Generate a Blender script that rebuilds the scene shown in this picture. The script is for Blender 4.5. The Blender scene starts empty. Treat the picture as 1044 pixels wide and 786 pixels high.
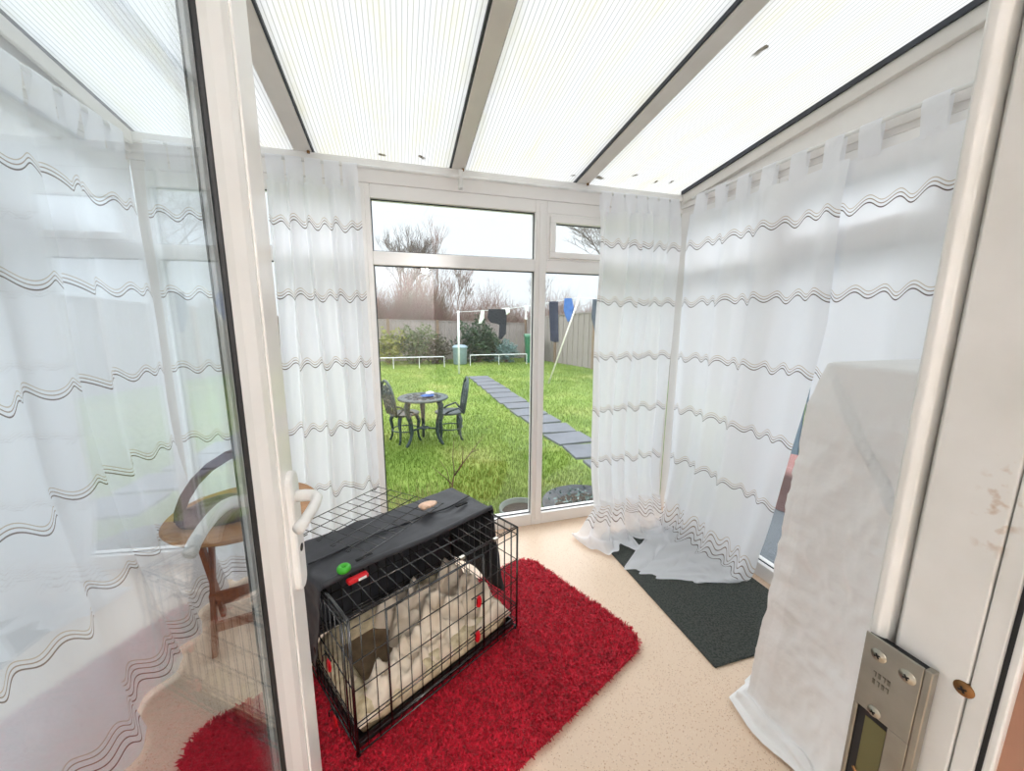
import bpy, math, random
import numpy as np
from mathutils import Vector, Matrix, noise as mnoise
random.seed(7); rng = np.random.default_rng(7)
S = bpy.context.scene; COL = S.collection
PI = math.pi

# ---------------------------------------------------------------- helpers
class MB:
    """collects shapes, builds ONE mesh object"""
    def __init__(s): s.v = []; s.f = []; s.uv = {}; s.mi = []
    def add(s, vs, fs, mi=0, uvs=None):
        b = len(s.v); s.v += [tuple(map(float, p)) for p in vs]
        for f in fs: s.f.append(tuple(i + b for i in f)); s.mi.append(mi)
        if uvs is not None:
            for i, q in enumerate(uvs): s.uv[b + i] = q
        return s
    def box(s, lo, hi, mi=0, M=None):
        x0, y0, z0 = lo; x1, y1, z1 = hi
        vs = [(x0,y0,z0),(x1,y0,z0),(x1,y1,z0),(x0,y1,z0),(x0,y0,z1),(x1,y0,z1),(x1,y1,z1),(x0,y1,z1)]
        if M is not None: vs = [M @ Vector(p) for p in vs]
        return s.add(vs, [(0,3,2,1),(4,5,6,7),(0,1,5,4),(1,2,6,5),(2,3,7,6),(3,0,4,7)], mi)
    def tube(s, pts, r, n=6, mi=0, cap=True, flat=1.0):
        P = [Vector(p) for p in pts]; m = len(P)
        rs = r if isinstance(r, (list, tuple)) else [r] * m
        T = []
        for i in range(m):
            t = (P[min(i+1, m-1)] - P[max(i-1, 0)])
            T.append(t.normalized() if t.length > 1e-9 else Vector((0,0,1)))
        up = Vector((0,0,1)) if abs(T[0].z) < .9 else Vector((1,0,0))
        a = T[0].cross(up).normalized(); vs = []
        for i in range(m):
            a = (a - T[i] * a.dot(T[i]))
            a = a.normalized() if a.length > 1e-6 else T[i].orthogonal().normalized()
            b = T[i].cross(a)
            for k in range(n):
                an = 2*PI*k/n
                vs.append(P[i] + a*(math.cos(an)*rs[i]) + b*(math.sin(an)*rs[i]*flat))
        fs = [(i*n+k, i*n+(k+1) % n, (i+1)*n+(k+1) % n, (i+1)*n+k) for i in range(m-1) for k in range(n)]
        if cap: fs += [tuple(range(n))[::-1], tuple((m-1)*n+k for k in range(n))]
        return s.add(vs, fs, mi)
    def lathe(s, prof, c=(0,0,0), n=32, mi=0, sy=1.0):
        vs = []; m = len(prof)
        for (r, z) in prof:
            for k in range(n):
                a = 2*PI*k/n; vs.append((c[0]+r*math.cos(a), c[1]+r*sy*math.sin(a), c[2]+z))
        fs = [(i*n+k, i*n+(k+1) % n, (i+1)*n+(k+1) % n, (i+1)*n+k) for i in range(m-1) for k in range(n)]
        if prof[0][0] > 1e-6: fs.append(tuple(range(n))[::-1])
        if prof[-1][0] > 1e-6: fs.append(tuple((m-1)*n+k for k in range(n)))
        return s.add(vs, fs, mi)
    def grid(s, fn, nu, nv, mi=0, uvfn=None, closed=False):
        vs = []; uv = []
        for j in range(nv+1):
            for i in range(nu+1):
                vs.append(fn(i/nu, j/nv)); uv.append(uvfn(i/nu, j/nv) if uvfn else (i/nu, j/nv))
        w = nu+1
        fs = [(j*w+i, j*w+i+1, (j+1)*w+i+1, (j+1)*w+i) for j in range(nv) for i in range(nu)]
        return s.add(vs, fs, mi, uv)
    def prism(s, poly, z0, z1, mi=0, M=None):
        n = len(poly)
        vs = [(x, y, z0) for x, y in poly] + [(x, y, z1) for x, y in poly]
        if M is not None: vs = [M @ Vector(p) for p in vs]
        return s.add(vs, [tuple(range(n))[::-1], tuple(range(n, 2*n))] + [(i, (i+1) % n, n+(i+1) % n, n+i) for i in range(n)], mi)
    def np(s, V, F, mi=0):
        b = len(s.v); s.v += V.tolist() if hasattr(V, 'tolist') else V
        for f in F.tolist(): s.f.append(tuple(i+b for i in f)); s.mi.append(mi)
        return s
    def build(s, name, mats, parent=None, smooth=False, bevel=0, solid=0, sub=0):
        me = bpy.data.meshes.new(name); me.from_pydata(s.v, [], s.f); 
        for m in (mats if isinstance(mats, (list, tuple)) else [mats]): me.materials.append(m)
        if any(s.mi): me.polygons.foreach_set('material_index', s.mi)
        if s.uv:
            l = me.uv_layers.new(name='cloth')
            for lp in me.loops: l.data[lp.index].uv = s.uv.get(lp.vertex_index, (0, 0))
        if smooth: me.polygons.foreach_set('use_smooth', [True]*len(me.polygons))
        me.update(); o = bpy.data.objects.new(name, me); COL.objects.link(o)
        if parent is not None: o.parent = parent
        if solid: m = o.modifiers.new('s', 'SOLIDIFY'); m.thickness = solid; m.offset = 0
        if bevel: m = o.modifiers.new('b', 'BEVEL'); m.width = bevel; m.segments = 2; m.limit_method = 'ANGLE'
        if sub: m = o.modifiers.new('u', 'SUBSURF'); m.levels = sub; m.render_levels = sub
        return o

def empty(name, loc=(0,0,0), rz=0):
    o = bpy.data.objects.new(name, None); COL.objects.link(o); o.location = loc; o.rotation_euler = (0,0,rz)
    o.empty_display_size = .05; return o
def tag(o, label=None, cat=None, group=None, kind=None):
    if label: o['label'] = label
    if cat: o['category'] = cat
    if group: o['group'] = group
    if kind: o['kind'] = kind
    return o
def struct(o, label=None, cat=None): return tag(o, label, cat, None, 'structure')

# ---------------------------------------------------------------- materials
def lin(c):
    return tuple(((x/255)/12.92 if x/255 <= .04045 else ((x/255+.055)/1.055)**2.4) for x in c) + (1,)
def newmat(n):
    m = bpy.data.materials.new(n); m.use_nodes = True; nt = m.node_tree; nt.nodes.clear()
    out = nt.nodes.new('ShaderNodeOutputMaterial'); return m, nt, out
class G:
    """tiny node builder"""
    def __init__(s, nt): s.nt = nt
    def n(s, t, ins=None, **kw):
        x = s.nt.nodes.new(t)
        for k, v in kw.items(): setattr(x, k, v)
        for k, v in (ins or {}).items():
            i = x.inputs[k]
            if hasattr(v, 'is_output'): s.nt.links.new(v, i)
            else: i.default_value = v
        return x
    def m(s, op, a, b=None, c=None, clamp=False):
        d = {0: a}
        if b is not None: d[1] = b
        if c is not None: d[2] = c
        x = s.n('ShaderNodeMath', d, operation=op); x.use_clamp = clamp; return x.outputs[0]
    def mix(s, f, a, b):
        x = s.n('ShaderNodeMix', data_type='RGBA'); 
        for k, v in ((0, f), (6, a), (7, b)):
            if hasattr(v, 'is_output'): s.nt.links.new(v, x.inputs[k])
            else: x.inputs[k].default_value = v
        return x.outputs[2]
    def link(s, a, b): s.nt.links.new(a, b)
    def noise(s, sc, det=3, vec=None, rough=.5):
        x = s.n('ShaderNodeTexNoise', {'Scale': sc, 'Detail': det, 'Roughness': rough})
        if vec is not None: s.link(vec, x.inputs['Vector'])
        return x.outputs['Fac']
    def obj(s): return s.n('ShaderNodeTexCoord').outputs['Object']
    def ramp(s, f, stops):
        x = s.n('ShaderNodeValToRGB', {0: f}); e = x.color_ramp.elements
        while len(e) < len(stops): e.new(.5)
        for i, (p, c) in enumerate(stops): e[i].position = p; e[i].color = c
        return x.outputs[0]

def pbr(name, col, rough=.5, metal=0, var=.08, vs=12, bump=0, bs=80, spec=.5, coat=0, col2=None, stretch=None):
    m, nt, out = newmat(name); g = G(nt)
    co = g.obj()
    if stretch: co = g.n('ShaderNodeMapping', {0: co, 3: stretch}).outputs[0]
    c1 = lin(col); c2 = lin(col2) if col2 else tuple(x*(1-var*2) for x in c1[:3]) + (1,)
    f = g.noise(vs, 5, co)
    c = g.ramp(f, [(.35, c1), (.7, c2)])
    b = g.n('ShaderNodeBsdfPrincipled', {'Base Color': c, 'Roughness': rough, 'Metallic': metal, 'Specular IOR Level': spec, 'Coat Weight': coat})
    if bump:
        bn = g.n('ShaderNodeBump', {'Strength': bump, 'Distance': .004, 'Height': g.noise(bs, 4, co)}); g.link(bn.outputs[0], b.inputs['Normal'])
    g.link(b.outputs[0], out.inputs[0]); return m

def glassmat(name, tint=(1,1,1,1), scale=1.0, f0=.04):
    m, nt, out = newmat(name); g = G(nt)
    fac = g.n('ShaderNodeLayerWeight', {'Blend': .5}).outputs['Facing']
    fr = g.m('MULTIPLY', g.m('ADD', f0, g.m('MULTIPLY', g.m('POWER', fac, 5.0), 1-f0)), scale, clamp=True)
    t = g.n('ShaderNodeBsdfTransparent', {'Color': tint}); r = g.n('ShaderNodeBsdfGlossy', {'Color': (1,1,1,1), 'Roughness': 0.0})
    mx = g.n('ShaderNodeMixShader', {0: fr, 1: t.outputs[0], 2: r.outputs[0]})
    g.link(mx.outputs[0], out.inputs[0]); return m

def clothmat(name, stripes=True, transp=.14, col=(249,250,253), trans=.5, bump=.25, fine=.12, bs=9):
    m, nt, out = newmat(name); g = G(nt)
    uvn = g.n('ShaderNodeUVMap'); uvn.uv_map = 'cloth'
    sep = g.n('ShaderNodeSeparateXYZ', {0: uvn.outputs[0]}); u, v = sep.outputs[0], sep.outputs[1]
    col0 = lin(col); alpha = transp
    colr = col0
    if stripes:
        # wavy embroidered lines: scallops along u, at fixed lengths below the heading
        k = 2*PI/.125
        w = g.m('MULTIPLY', g.m('ADD', g.m('SINE', g.m('MULTIPLY', u, k)), g.m('MULTIPLY', g.m('SINE', g.m('ADD', g.m('MULTIPLY', u, k*.5), 1.0)), .35)), -.015)
        vv = g.m('ADD', v, w)
        mask = None; colr = col0; tot = None
        # spacing between bands .336, first dark line at .298 below the rail
        t = g.m('SUBTRACT', g.m('MODULO', g.m('ADD', g.m('SUBTRACT', vv, .298), .336*3+.168), .336), .168)
        valid = g.m('MULTIPLY', g.m('GREATER_THAN', v, .2), g.m('LESS_THAN', v, 1.85))
        tb = g.m('SUBTRACT', vv, 2.03)
        lines = [(t, 0.0, (92,72,64), .0022, valid), (t, -.014, (164,142,124), .0017, valid), (t, -.027, (205,190,170), .0015, valid)]
        vb = g.m('GREATER_THAN', v, 1.85)
        lines += [(tb, 0.0, (98,78,70), .0021, vb), (tb, -.024, (118,96,86), .0020, vb), (tb, -.048, (142,120,106), .0018, vb), (tb, -.068, (160,140,122), .0016, vb), (tb, -.084, (205,190,170), .0015, vb)]
        for (tt, off, c, hw, vd) in lines:
            d = g.m('ABSOLUTE', g.m('SUBTRACT', tt, off))
            mk = g.m('MULTIPLY', g.m('SUBTRACT', 1.0, g.m('MULTIPLY', g.m('SUBTRACT', d, hw*.6), 1/(hw*.9), clamp=True)), vd, clamp=True)
            colr = g.mix(mk, colr, lin(c))
            tot = mk if tot is None else g.m('MAXIMUM', tot, mk)
        alpha = g.m('MULTIPLY', g.m('SUBTRACT', 1.0, tot), transp)
    di = g.n('ShaderNodeBsdfDiffuse'); tr = g.n('ShaderNodeBsdfTranslucent'); tp = g.n('ShaderNodeBsdfTransparent')
    for x in (di, tr):
        if hasattr(colr, 'is_output'): g.link(colr, x.inputs[0])
        else: x.inputs[0].default_value = colr
    co = g.obj()
    hgt = g.m('ADD', g.noise(bs, 4, co, .55), g.m('MULTIPLY', g.noise(60, 2, co), fine))
    bn = g.n('ShaderNodeBump', {'Strength': bump, 'Distance': .02, 'Height': hgt})
    g.link(bn.outputs[0], di.inputs['Normal']); g.link(bn.outputs[0], tr.inputs['Normal'])
    a = g.n('ShaderNodeMixShader', {0: trans, 1: di.outputs[0], 2: tr.outputs[0]})
    b = g.n('ShaderNodeMixShader', {0: alpha, 1: a.outputs[0], 2: tp.outputs[0]})
    g.link(b.outputs[0], out.inputs[0]); return m

M = {}
M['pvc'] = pbr('white_pvc', (246,244,242), .22, var=.015, vs=6)
M['pvc_gloss'] = pbr('glossy_white_pvc', (238,236,233), .12, var=.03, vs=9)
def jambmat():
    m, nt, out = newmat('jamb_pvc'); g = G(nt); co = g.obj()
    c = g.ramp(g.noise(14, 5, co), [(.35, lin((228,228,226))), (.7, lin((216,216,212)))])
    # a rusty smear on the frame face above the strike plate
    d = g.n('ShaderNodeVectorMath', {0: g.n('ShaderNodeMapping', {0: co, 1: (-.39*1.0, -.138*3.2, -1.225*1.0), 3: (1, 3.2, 1)}).outputs[0]}, operation='LENGTH').outputs['Value']
    k = g.m('MULTIPLY', g.m('SUBTRACT', .045, d), 40., clamp=True)
    k = g.m('MULTIPLY', k, g.m('MULTIPLY', g.m('SUBTRACT', g.noise(95, 4, co), .53), 7., clamp=True))
    c = g.mix(g.m('MULTIPLY', k, .6), c, lin((170,128,84)))
    b = g.n('ShaderNodeBsdfPrincipled', {'Base Color': c, 'Roughness': .35}); g.link(b.outputs[0], out.inputs[0]); return m
M['pvc_jamb'] = jambmat()
M['wallwhite'] = pbr('white_panel', (236,233,230), .6, var=.02)
M['plaster'] = pbr('plaster', (224,225,226), .8, var=.04, bump=.1)
M['brown'] = pbr('brown_reveal', (172,128,106), .7, var=.08, vs=20)
M['rubber'] = pbr('black_rubber', (22,23,26), .5)
M['gasket'] = pbr('grey_gasket', (52,56,64), .5)
M['alu'] = pbr('rafter_white', (222,218,212), .4, var=.04, vs=8)
M['steel'] = pbr('zinc_steel', (176,172,160), .38, 1, var=.08, vs=40)
M['brass'] = pbr('brass_screw', (150,110,70), .45, .9, var=.2, vs=120)
M['darkmetal'] = pbr('dark_metal', (40,38,36), .5, .7)
M['wire'] = pbr('black_wire', (24,24,26), .22, 0, spec=1.0)
M['blackplastic'] = pbr('black_plastic', (18,18,19), .45)
M['red'] = pbr('red_plastic', (214,20,34), .35)
M['white'] = pbr('white_plastic', (240,240,238), .35)
M['green'] = pbr('green_rubber', (62,176,40), .45)
M['chew'] = pbr('chew', (236,196,168), .6, var=.15, vs=40)
M['nylon'] = pbr('black_nylon', (50,51,56), .6, var=.12, vs=30, bump=.35, bs=30)
M['nylon_in'] = pbr('slot_black', (8,8,9), .9)
M['fleece'] = pbr('cream_fleece', (240,226,208), .95, var=.1, vs=14, bump=.5, bs=45, col2=(222,204,182), spec=.1)
M['bedcream'] = pbr('patterned_cream_plush', (226,212,180), .95, vs=38, bump=.3, bs=60, col2=(176,158,126), spec=.1)
M['bedbrown'] = pbr('brown_plush', (138,118,94), .95, vs=24, bump=.3, bs=60, col2=(112,94,74), spec=.1)
M['wood'] = pbr('stool_wood', (190,138,84), .45, vs=5, col2=(160,108,62), stretch=(2,14,14))
M['woodred'] = pbr('stool_leg_wood', (176,104,62), .45, vs=5, col2=(146,80,48), stretch=(14,14,2))
M['plum'] = pbr('plum_leather', (104,74,86), .5, var=.15, vs=14, bump=.2)
M['castiron'] = pbr('green_cast_metal', (66,82,84), .5, .2, var=.3, vs=30, col2=(40,54,56))
M['clothwhite'] = pbr('white_cotton', (238,238,240), .9)
M['clothblue'] = pbr('blue_cotton', (70,116,190), .9, var=.15)
M['clothblack'] = pbr('black_cotton', (40,42,52), .9, var=.2)
M['clothnavy'] = pbr('navy_denim', (52,56,78), .9, var=.2)
M['clothgrey'] = pbr('grey_cotton', (84,92,108), .9, var=.2)
M['clothteal'] = pbr('pale_teal', (168,190,202), .6)
M['binGreen'] = pbr('green_bin', (40,112,78), .45)
M['binGrey'] = pbr('grey_blue_bin', (150,172,186), .5)
M['polewhite'] = pbr('white_pole', (236,240,244), .4)
M['propwood'] = pbr('pale_prop', (226,222,212), .6)
M['slate'] = pbr('slab_grey', (102,106,114), .75, var=.1, vs=5, bump=.2, bs=20)
M['soil'] = pbr('dark_soil', (52,46,40), .95, vs=20, bump=.5)
M['tub'] = pbr('dark_tub', (66,74,80), .5, var=.15)
M['palerim'] = pbr('pale_rim', (98,110,102), .5)
M['terra'] = pbr('terracotta', (186,140,136), .8, var=.1)
M['fence'] = pbr('weathered_boards', (164,154,148), .85, vs=8, col2=(126,120,118), stretch=(16,16,.6))
M['fencepost'] = pbr('brown_post', (150,128,108), .85, vs=8, var=.2, stretch=(12,12,1))
M['bark'] = pbr('bark', (122,110,104), .9, var=.25, vs=12)
M['twigred'] = pbr('red_twigs', (142,112,106), .9, var=.2, vs=2, col2=(128,114,98))
M['twig'] = pbr('brown_twig', (120,96,78), .9, var=.2)
def leafmat(n, a, b):
    m = pbr(n, a, .6, vs=3.5, col2=b); return m
M['leafdk'] = leafmat('dark_leaves', (60,84,50), (38,56,40))
M['leafmid'] = leafmat('mixed_leaves', (96,112,56), (60,72,48))
M['leafyel'] = leafmat('yellow_leaves', (150,152,64), (92,104,50))
M['leafblue'] = leafmat('blue_leaves', (116,142,142), (88,118,112))
M['leafbrown'] = leafmat('brown_leaves', (92,84,66), (62,62,48))
def debrismat():
    m, nt, out = newmat('dead_leaf'); g = G(nt)
    g.link(g.n('ShaderNodeBsdfTranslucent', {0: g.mix(g.noise(90, 3, g.obj()), (.30,.28,.24,1), (.60,.56,.50,1))}).outputs[0], out.inputs[0]); return m
M['debris'] = debrismat()
M['strawgrass'] = pbr('dry_grass', (176,168,110), .8, var=.2)

def grassmat(name, k=1.0):
    m, nt, out = newmat(name); g = G(nt); co = g.obj()
    f = g.noise(1.3, 4, co); f2 = g.noise(34, 3, co)
    c = g.ramp(f, [(.3, lin((114,140,56))), (.52, lin((136,158,72))), (.72, lin((164,170,98)))])
    c = g.mix(g.m('MULTIPLY', f2, .6), c, lin((92,116,52)))
    b = g.n('ShaderNodeBsdfPrincipled', {'Base Color': c, 'Roughness': .8, 'Specular IOR Level': .2})
    g.link(b.outputs[0], out.inputs[0]); return m
M['grass'] = grassmat('lawn_green')

def floormat():
    m, nt, out = newmat('speckled_vinyl'); g = G(nt); co = g.obj()
    base = g.mix(g.noise(3, 4, co), lin((238,214,190)), lin((230,204,178)))
    for sc, th, c in ((110, .22, (196,150,112)), (160, .2, (160,116,84)), (75, .13, (214,176,140)), (130, .16, (250,236,220))):
        vo = g.n('ShaderNodeTexVoronoi', {'Scale': sc, 'Vector': co})
        hit = g.m('MULTIPLY', g.m('LESS_THAN', vo.outputs['Distance'], th), g.m('GREATER_THAN', g.n('ShaderNodeSeparateColor', {0: vo.outputs['Color']}).outputs[0], .45))
        base = g.mix(g.m('MULTIPLY', hit, .8), base, lin(c))
    b = g.n('ShaderNodeBsdfPrincipled', {'Base Color': base, 'Roughness': .38, 'Specular IOR Level': .45})
    g.link(b.outputs[0], out.inputs[0]); return m
M['floor'] = floormat()

def matmat():
    m, nt, out = newmat('grey_mat_loop'); g = G(nt); co = g.obj()
    c = g.ramp(g.noise(130, 3, co), [(.35, lin((52,54,52))), (.6, lin((84,84,80)))])
    c = g.mix(g.m('MULTIPLY', g.noise(5, 3, co), .35), c, lin((66,80,76)))
    b = g.n('ShaderNodeBsdfPrincipled', {'Base Color': c, 'Roughness': .95, 'Specular IOR Level': .1})
    bn = g.n('ShaderNodeBump', {'Strength': .7, 'Distance': .004, 'Height': g.noise(180, 2, co)}); g.link(bn.outputs[0], b.inputs['Normal'])
    g.link(b.outputs[0], out.inputs[0]); return m
M['mat'] = matmat()

def rugmat():
    m, nt, out = newmat('red_shag'); g = G(nt); co = g.obj()
    c = g.ramp(g.noise(70, 3, co), [(.3, lin((146,4,26))), (.55, lin((204,16,46))), (.8, lin((230,42,68)))])
    b = g.n('ShaderNodeBsdfPrincipled', {'Base Color': c, 'Roughness': .7, 'Specular IOR Level': .25, 'Sheen Weight': .2})
    g.link(b.outputs[0], out.inputs[0]); return m
M['rug'] = rugmat()

def polymat():
    m, nt, out = newmat('polycarbonate_sheet'); g = G(nt); co = g.obj()
    sx = g.n('ShaderNodeSeparateXYZ', {0: co})
    s = g.m('ABSOLUTE', g.m('SINE', g.m('MULTIPLY', sx.outputs[0], PI/.0165)))
    rib = g.m('SUBTRACT', 1.0, g.m('MULTIPLY', s, 2.0, clamp=True))
    base = g.mix(g.m('MULTIPLY', rib, .9), (.385,.385,.38,1), (.17,.17,.165,1))
    st = g.n('ShaderNodeMapping', {0: co, 3: (5, 1.4, 1)}).outputs[0]
    al = g.m('MULTIPLY', g.m('SUBTRACT', g.noise(2.2, 6, st, .65), .44), 3.4, clamp=True)
    base = g.mix(g.m('MULTIPLY', al, .42), base, (.35,.325,.18,1))
    sp = g.m('GREATER_THAN', g.noise(38, 2, st), .69)
    base = g.mix(g.m('MULTIPLY', sp, .3), base, (.26,.26,.22,1))
    tr = g.n('ShaderNodeBsdfTranslucent', {0: base}); gl = g.n('ShaderNodeBsdfGlossy', {'Roughness': .15, 'Color': (.9,.9,.9,1)})
    mx = g.n('ShaderNodeMixShader', {0: .05, 1: tr.outputs[0], 2: gl.outputs[0]})
    g.link(mx.outputs[0], out.inputs[0]); return m
M['poly'] = polymat()
def clearmat():
    m, nt, out = newmat('clear_sheet'); g = G(nt)
    g.link(g.n('ShaderNodeBsdfTransparent', {0: (.97,.97,.96,1)}).outputs[0], out.inputs[0]); return m
M['clear'] = clearmat()
M['glass'] = glassmat('window_glass', (.985,.995,.99,1), 1.0)
M['glassdoor'] = glassmat('door_glass', (.972,.99,1.0,1), 1.1)
M['curtain'] = clothmat('voile_curtain', True, .05, trans=.42, bump=.16)
M['tab'] = clothmat('voile_tab', False, .06, trans=.42)
M['sheet'] = clothmat('white_sheet', False, 0.0, (246,246,246), .10, bump=.6, fine=.02, bs=6)

# ---------------------------------------------------------------- setting
XL, XR, YB = -1.10, 1.79, 2.20           # inner faces of the frames
def zr(y): return 2.13 + .14*(2.2-y)     # underside of the roof

o = MB().box((XL-.1, -2.6, -.06), (XR+.1, 2.26, 0)).build('floor', M['floor']); struct(o)

# window frames -----------------------------------------------------------
def frame_unit(mb, P, a0, a1, z0, z1, w, d0=0.0, d1=.07, bead=True):
    """rectangular PVC frame between a0..a1 (outer), width w; P maps (a, depth, z) -> world"""
    def bx(a, b, c, d, e0, e1):
        vs = [P(x, y, z) for z in (c, d) for y in (e0, e1) for x in (a, b)]
        mb.add(vs, [(0,1,3,2),(4,6,7,5),(0,4,5,1),(2,3,7,6),(0,2,6,4),(1,5,7,3)])
    bx(a0, a1, z0, z0+w, d0, d1); bx(a0, a1, z1-w, z1, d0, d1)
    bx(a0, a0+w, z0+w, z1-w, d0, d1); bx(a1-w, a1, z0+w, z1-w, d0, d1)
def quadbox(mb, P, a, b, c, d, e0, e1, mi=0):
    vs = [P(x, y, z) for z in (c, d) for y in (e0, e1) for x in (a, b)]
    mb.add(vs, [(0,1,3,2),(4,6,7,5),(0,4,5,1),(2,3,7,6),(0,2,6,4),(1,5,7,3)], mi)

def glazed_wall(name, P, a0, a1, units, top=2.03):
    """units: list of (glass a0, glass a1, casement?) ; returns parent object"""
    root = empty(name)
    fr = MB(); gk = MB(); n = 0
    z1, z2, z3, z4 = 1.962, 1.70, 1.631, .078
    D0, D1 = 0.0, .07
    edges = [a0] + [x for u in units for x in u[:2]] + [a1]
    for i in range(0, len(edges), 2): quadbox(fr, P, edges[i], edges[i+1], 0, top, D0, D1)
    for (b0, b1, cas) in units:
        quadbox(fr, P, b0, b1, 0, z4, D0, D1); quadbox(fr, P, b0, b1, z3, z2, D0, D1); quadbox(fr, P, b0, b1, z1, top, D0, D1)
        def pane(p0, p1, q0, q1, dd=.028):
            g0 = MB()
            quadbox(g0, P, p0, p1, q0, q1, dd, dd+.02)
            g0.build('pane', M['glass'], root)
            # dark gasket line round the glass
            w = .0055
            for (A, B, C_, D_) in ((p0, p1, q0, q0+w), (p0, p1, q1-w, q1), (p0, p0+w, q0+w, q1-w), (p1-w, p1, q0+w, q1-w)):
                quadbox(gk, P, A, B, C_, D_, dd-.004, dd)
        pane(b0, b1, z4, z3)
        if cas:
            sa = MB(); m = .018
            frame_unit(sa, P, b0+m, b1-m, z2+.012, z1-.018, .034, -.018, .05)
            quadbox(fr, P, b0, b0+m, z2, z1, .0, .07); quadbox(fr, P, b1-m, b1, z2, z1, .0, .07)
            quadbox(fr, P, b0+m, b1-m, z2, z2+.012, .0, .07); quadbox(fr, P, b0+m, b1-m, z1-.018, z1, .0, .07)
            sa.build('sash', M['pvc'], root, bevel=.004)
            pane(b0+m+.034, b1-m-.034, z2+.046, z1-.052, .02)
        else: pane(b0, b1, z2, z1)
    # inner beads along the mullions, a slightly raised centre strip
    for i in range(2, len(edges)-2, 2):
        c = (edges[i]+edges[i+1])/2; quadbox(fr, P, c-.012, c+.012, .04, top-.02, -.010, 0)
    fr.build('window_frame', M['pvc'], root, bevel=.004); gk.build('gasket', M['gasket'], root)
    return root
Pb = lambda a, d, z: (a, YB+d, z)
Pr = lambda a, d, z: (XR+d, a, z)
Pl = lambda a, d, z: (XL-d, a, z)
w1 = glazed_wall('window_1', Pb, XL, XR, [(-1.03,-.19,False), (-.115,.787,False), (.858,1.72,True)]); struct(w1)
w2 = glazed_wall('window_2', Pr, .19, YB, [(.26,.80,False), (.87,1.46,True), (1.53,2.13,False)]); struct(w2)
w3 = glazed_wall('window_3', Pl, .19, YB, [(.26,.80,False), (.87,1.46,False), (1.53,2.13,False)]); struct(w3)
# head beams / fascia under the roof
mb = MB().box((XL-.08, YB-.006, 2.03), (XR+.08, YB+.08, 2.118)).box((XL-.08, YB-.028, 2.098), (XR+.08, YB-.006, 2.135))
struct(mb.build('trim_1', M['pvc'], bevel=.004))
for nm, x0, x1 in (('trim_2', XR, XR+.07), ('trim_3', XL-.07, XL)):
    mb = MB()
    vs = [(x, y, z) for x in (x0, x1) for (y, z) in ((.19, 2.03), (YB, 2.03), (YB, zr(YB)), (.19, zr(.19)))]
    mb.add(vs, [(3,2,1,0),(4,5,6,7),(0,1,5,4),(1,2,6,5),(2,3,7,6),(3,0,4,7)])
    sgn = -1 if nm == 'trim_2' else 1; xf = x0 if sgn < 0 else x1
    mb.box((min(xf, xf+sgn*.012), .19, 2.055), (max(xf, xf+sgn*.012), YB, 2.115))      # rail-backing strip
    struct(mb.build(nm, M['wallwhite'], bevel=.003))
# roof: polycarbonate sheets between rafters
def slope_box(mb, x0, x1, y0, y1, h0, h1, mi=0):
    vs = [(x, y, zr(y)+h) for h in (h0, h1) for y in (y0, y1) for x in (x0, x1)]
    mb.add(vs, [(0,2,3,1),(4,5,7,6),(0,1,5,4),(2,6,7,3),(0,4,6,2),(1,3,7,5)], mi)
raf = [(-1.17,-1.075), (-.444,-.366), (.304,.373), (1.03,1.107), (1.796,1.90)]
for i in range(4):
    x0, x1 = raf[i][1], raf[i+1][0]
    mb = MB(); y0, y1 = -.02, 2.30
    vs = [(x, y, zr(y)+h) for h in (.020, .036) for y in (y0, y1) for x in (x0-.012, x1+.012)]
    mb.add(vs, [(0,2,3,1)], 0); mb.add(vs, [(4,5,7,6),(0,1,5,4),(2,6,7,3),(0,4,6,2),(1,3,7,5)], 1)
    struct(mb.build('ceiling', [M['poly'], M['clear']]))
for i, (x0, x1) in enumerate(raf):
    mb = MB(); slope_box(mb, x0, x1, -.02, 2.30, 0, .06)
    if i == 4: slope_box(mb, 1.762, 1.80, .19, 2.17, -.055, .018)
    if i == 0: slope_box(mb, -1.075, -1.06, .19, 2.17, -.055, .0)
    o = struct(mb.build('trim_%d' % (4+i), M['alu'], bevel=.004))
    gk = MB()
    if i == 4: slope_box(gk, 1.750, 1.7625, .19, 2.17, .0, .0205)
    if i in (2, 3): slope_box(gk, x0-.009, x0+.001, -.02, 2.30, .006, .021)
    if i in (0, 1): slope_box(gk, x1-.001, x1+.008, -.02, 2.30, .006, .021)
    if i == 2: slope_box(gk, x1-.001, x1+.003, -.02, 2.30, .010, .021)
    gk.build('gasket', M['gasket'], o)
    if i in (1, 2, 3): MB().tube([((x1-.012), 2.165, zr(2.165)+.002), ((x1-.012), 2.165, zr(2.165)-.010)], .007, 10).build('screw', M['brass'], o)

# house wall with the doorway the photographer stands in, and the room behind
JX = .39; HL = -.335
mb = MB(); mb.box((XL-.2, -.05, 0), (HL-.07, .185, 2.6)); mb.box((JX+.07, -.05, 0), (XR+.2, .185, 2.6)); mb.box((HL-.07, -.05, 2.06), (JX+.07, .185, 2.6))
struct(mb.build('wall_front', M['plaster']))
mb = MB()
mb.box((XL-.2, -2.7, 0), (XR+.2, -2.6, 2.5)); mb.box((XL-.3, -2.7, 0), (XL-.2, -.05, 2.5)); mb.box((XR+.2, -2.7, 0), (XR+.3, -.05, 2.5))
struct(mb.build('wall_back', M['plaster']))
struct(MB().box((XL-.3, -2.7, 2.5), (XR+.3, -.05, 2.6)).build('ceiling', M['plaster']))
# brown reveal on the room side of the door frame
struct(MB().box((JX+.005, -.05, 0), (JX+.0705, .1125, 2.0)).build('trim_9', M['brown']))

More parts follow.
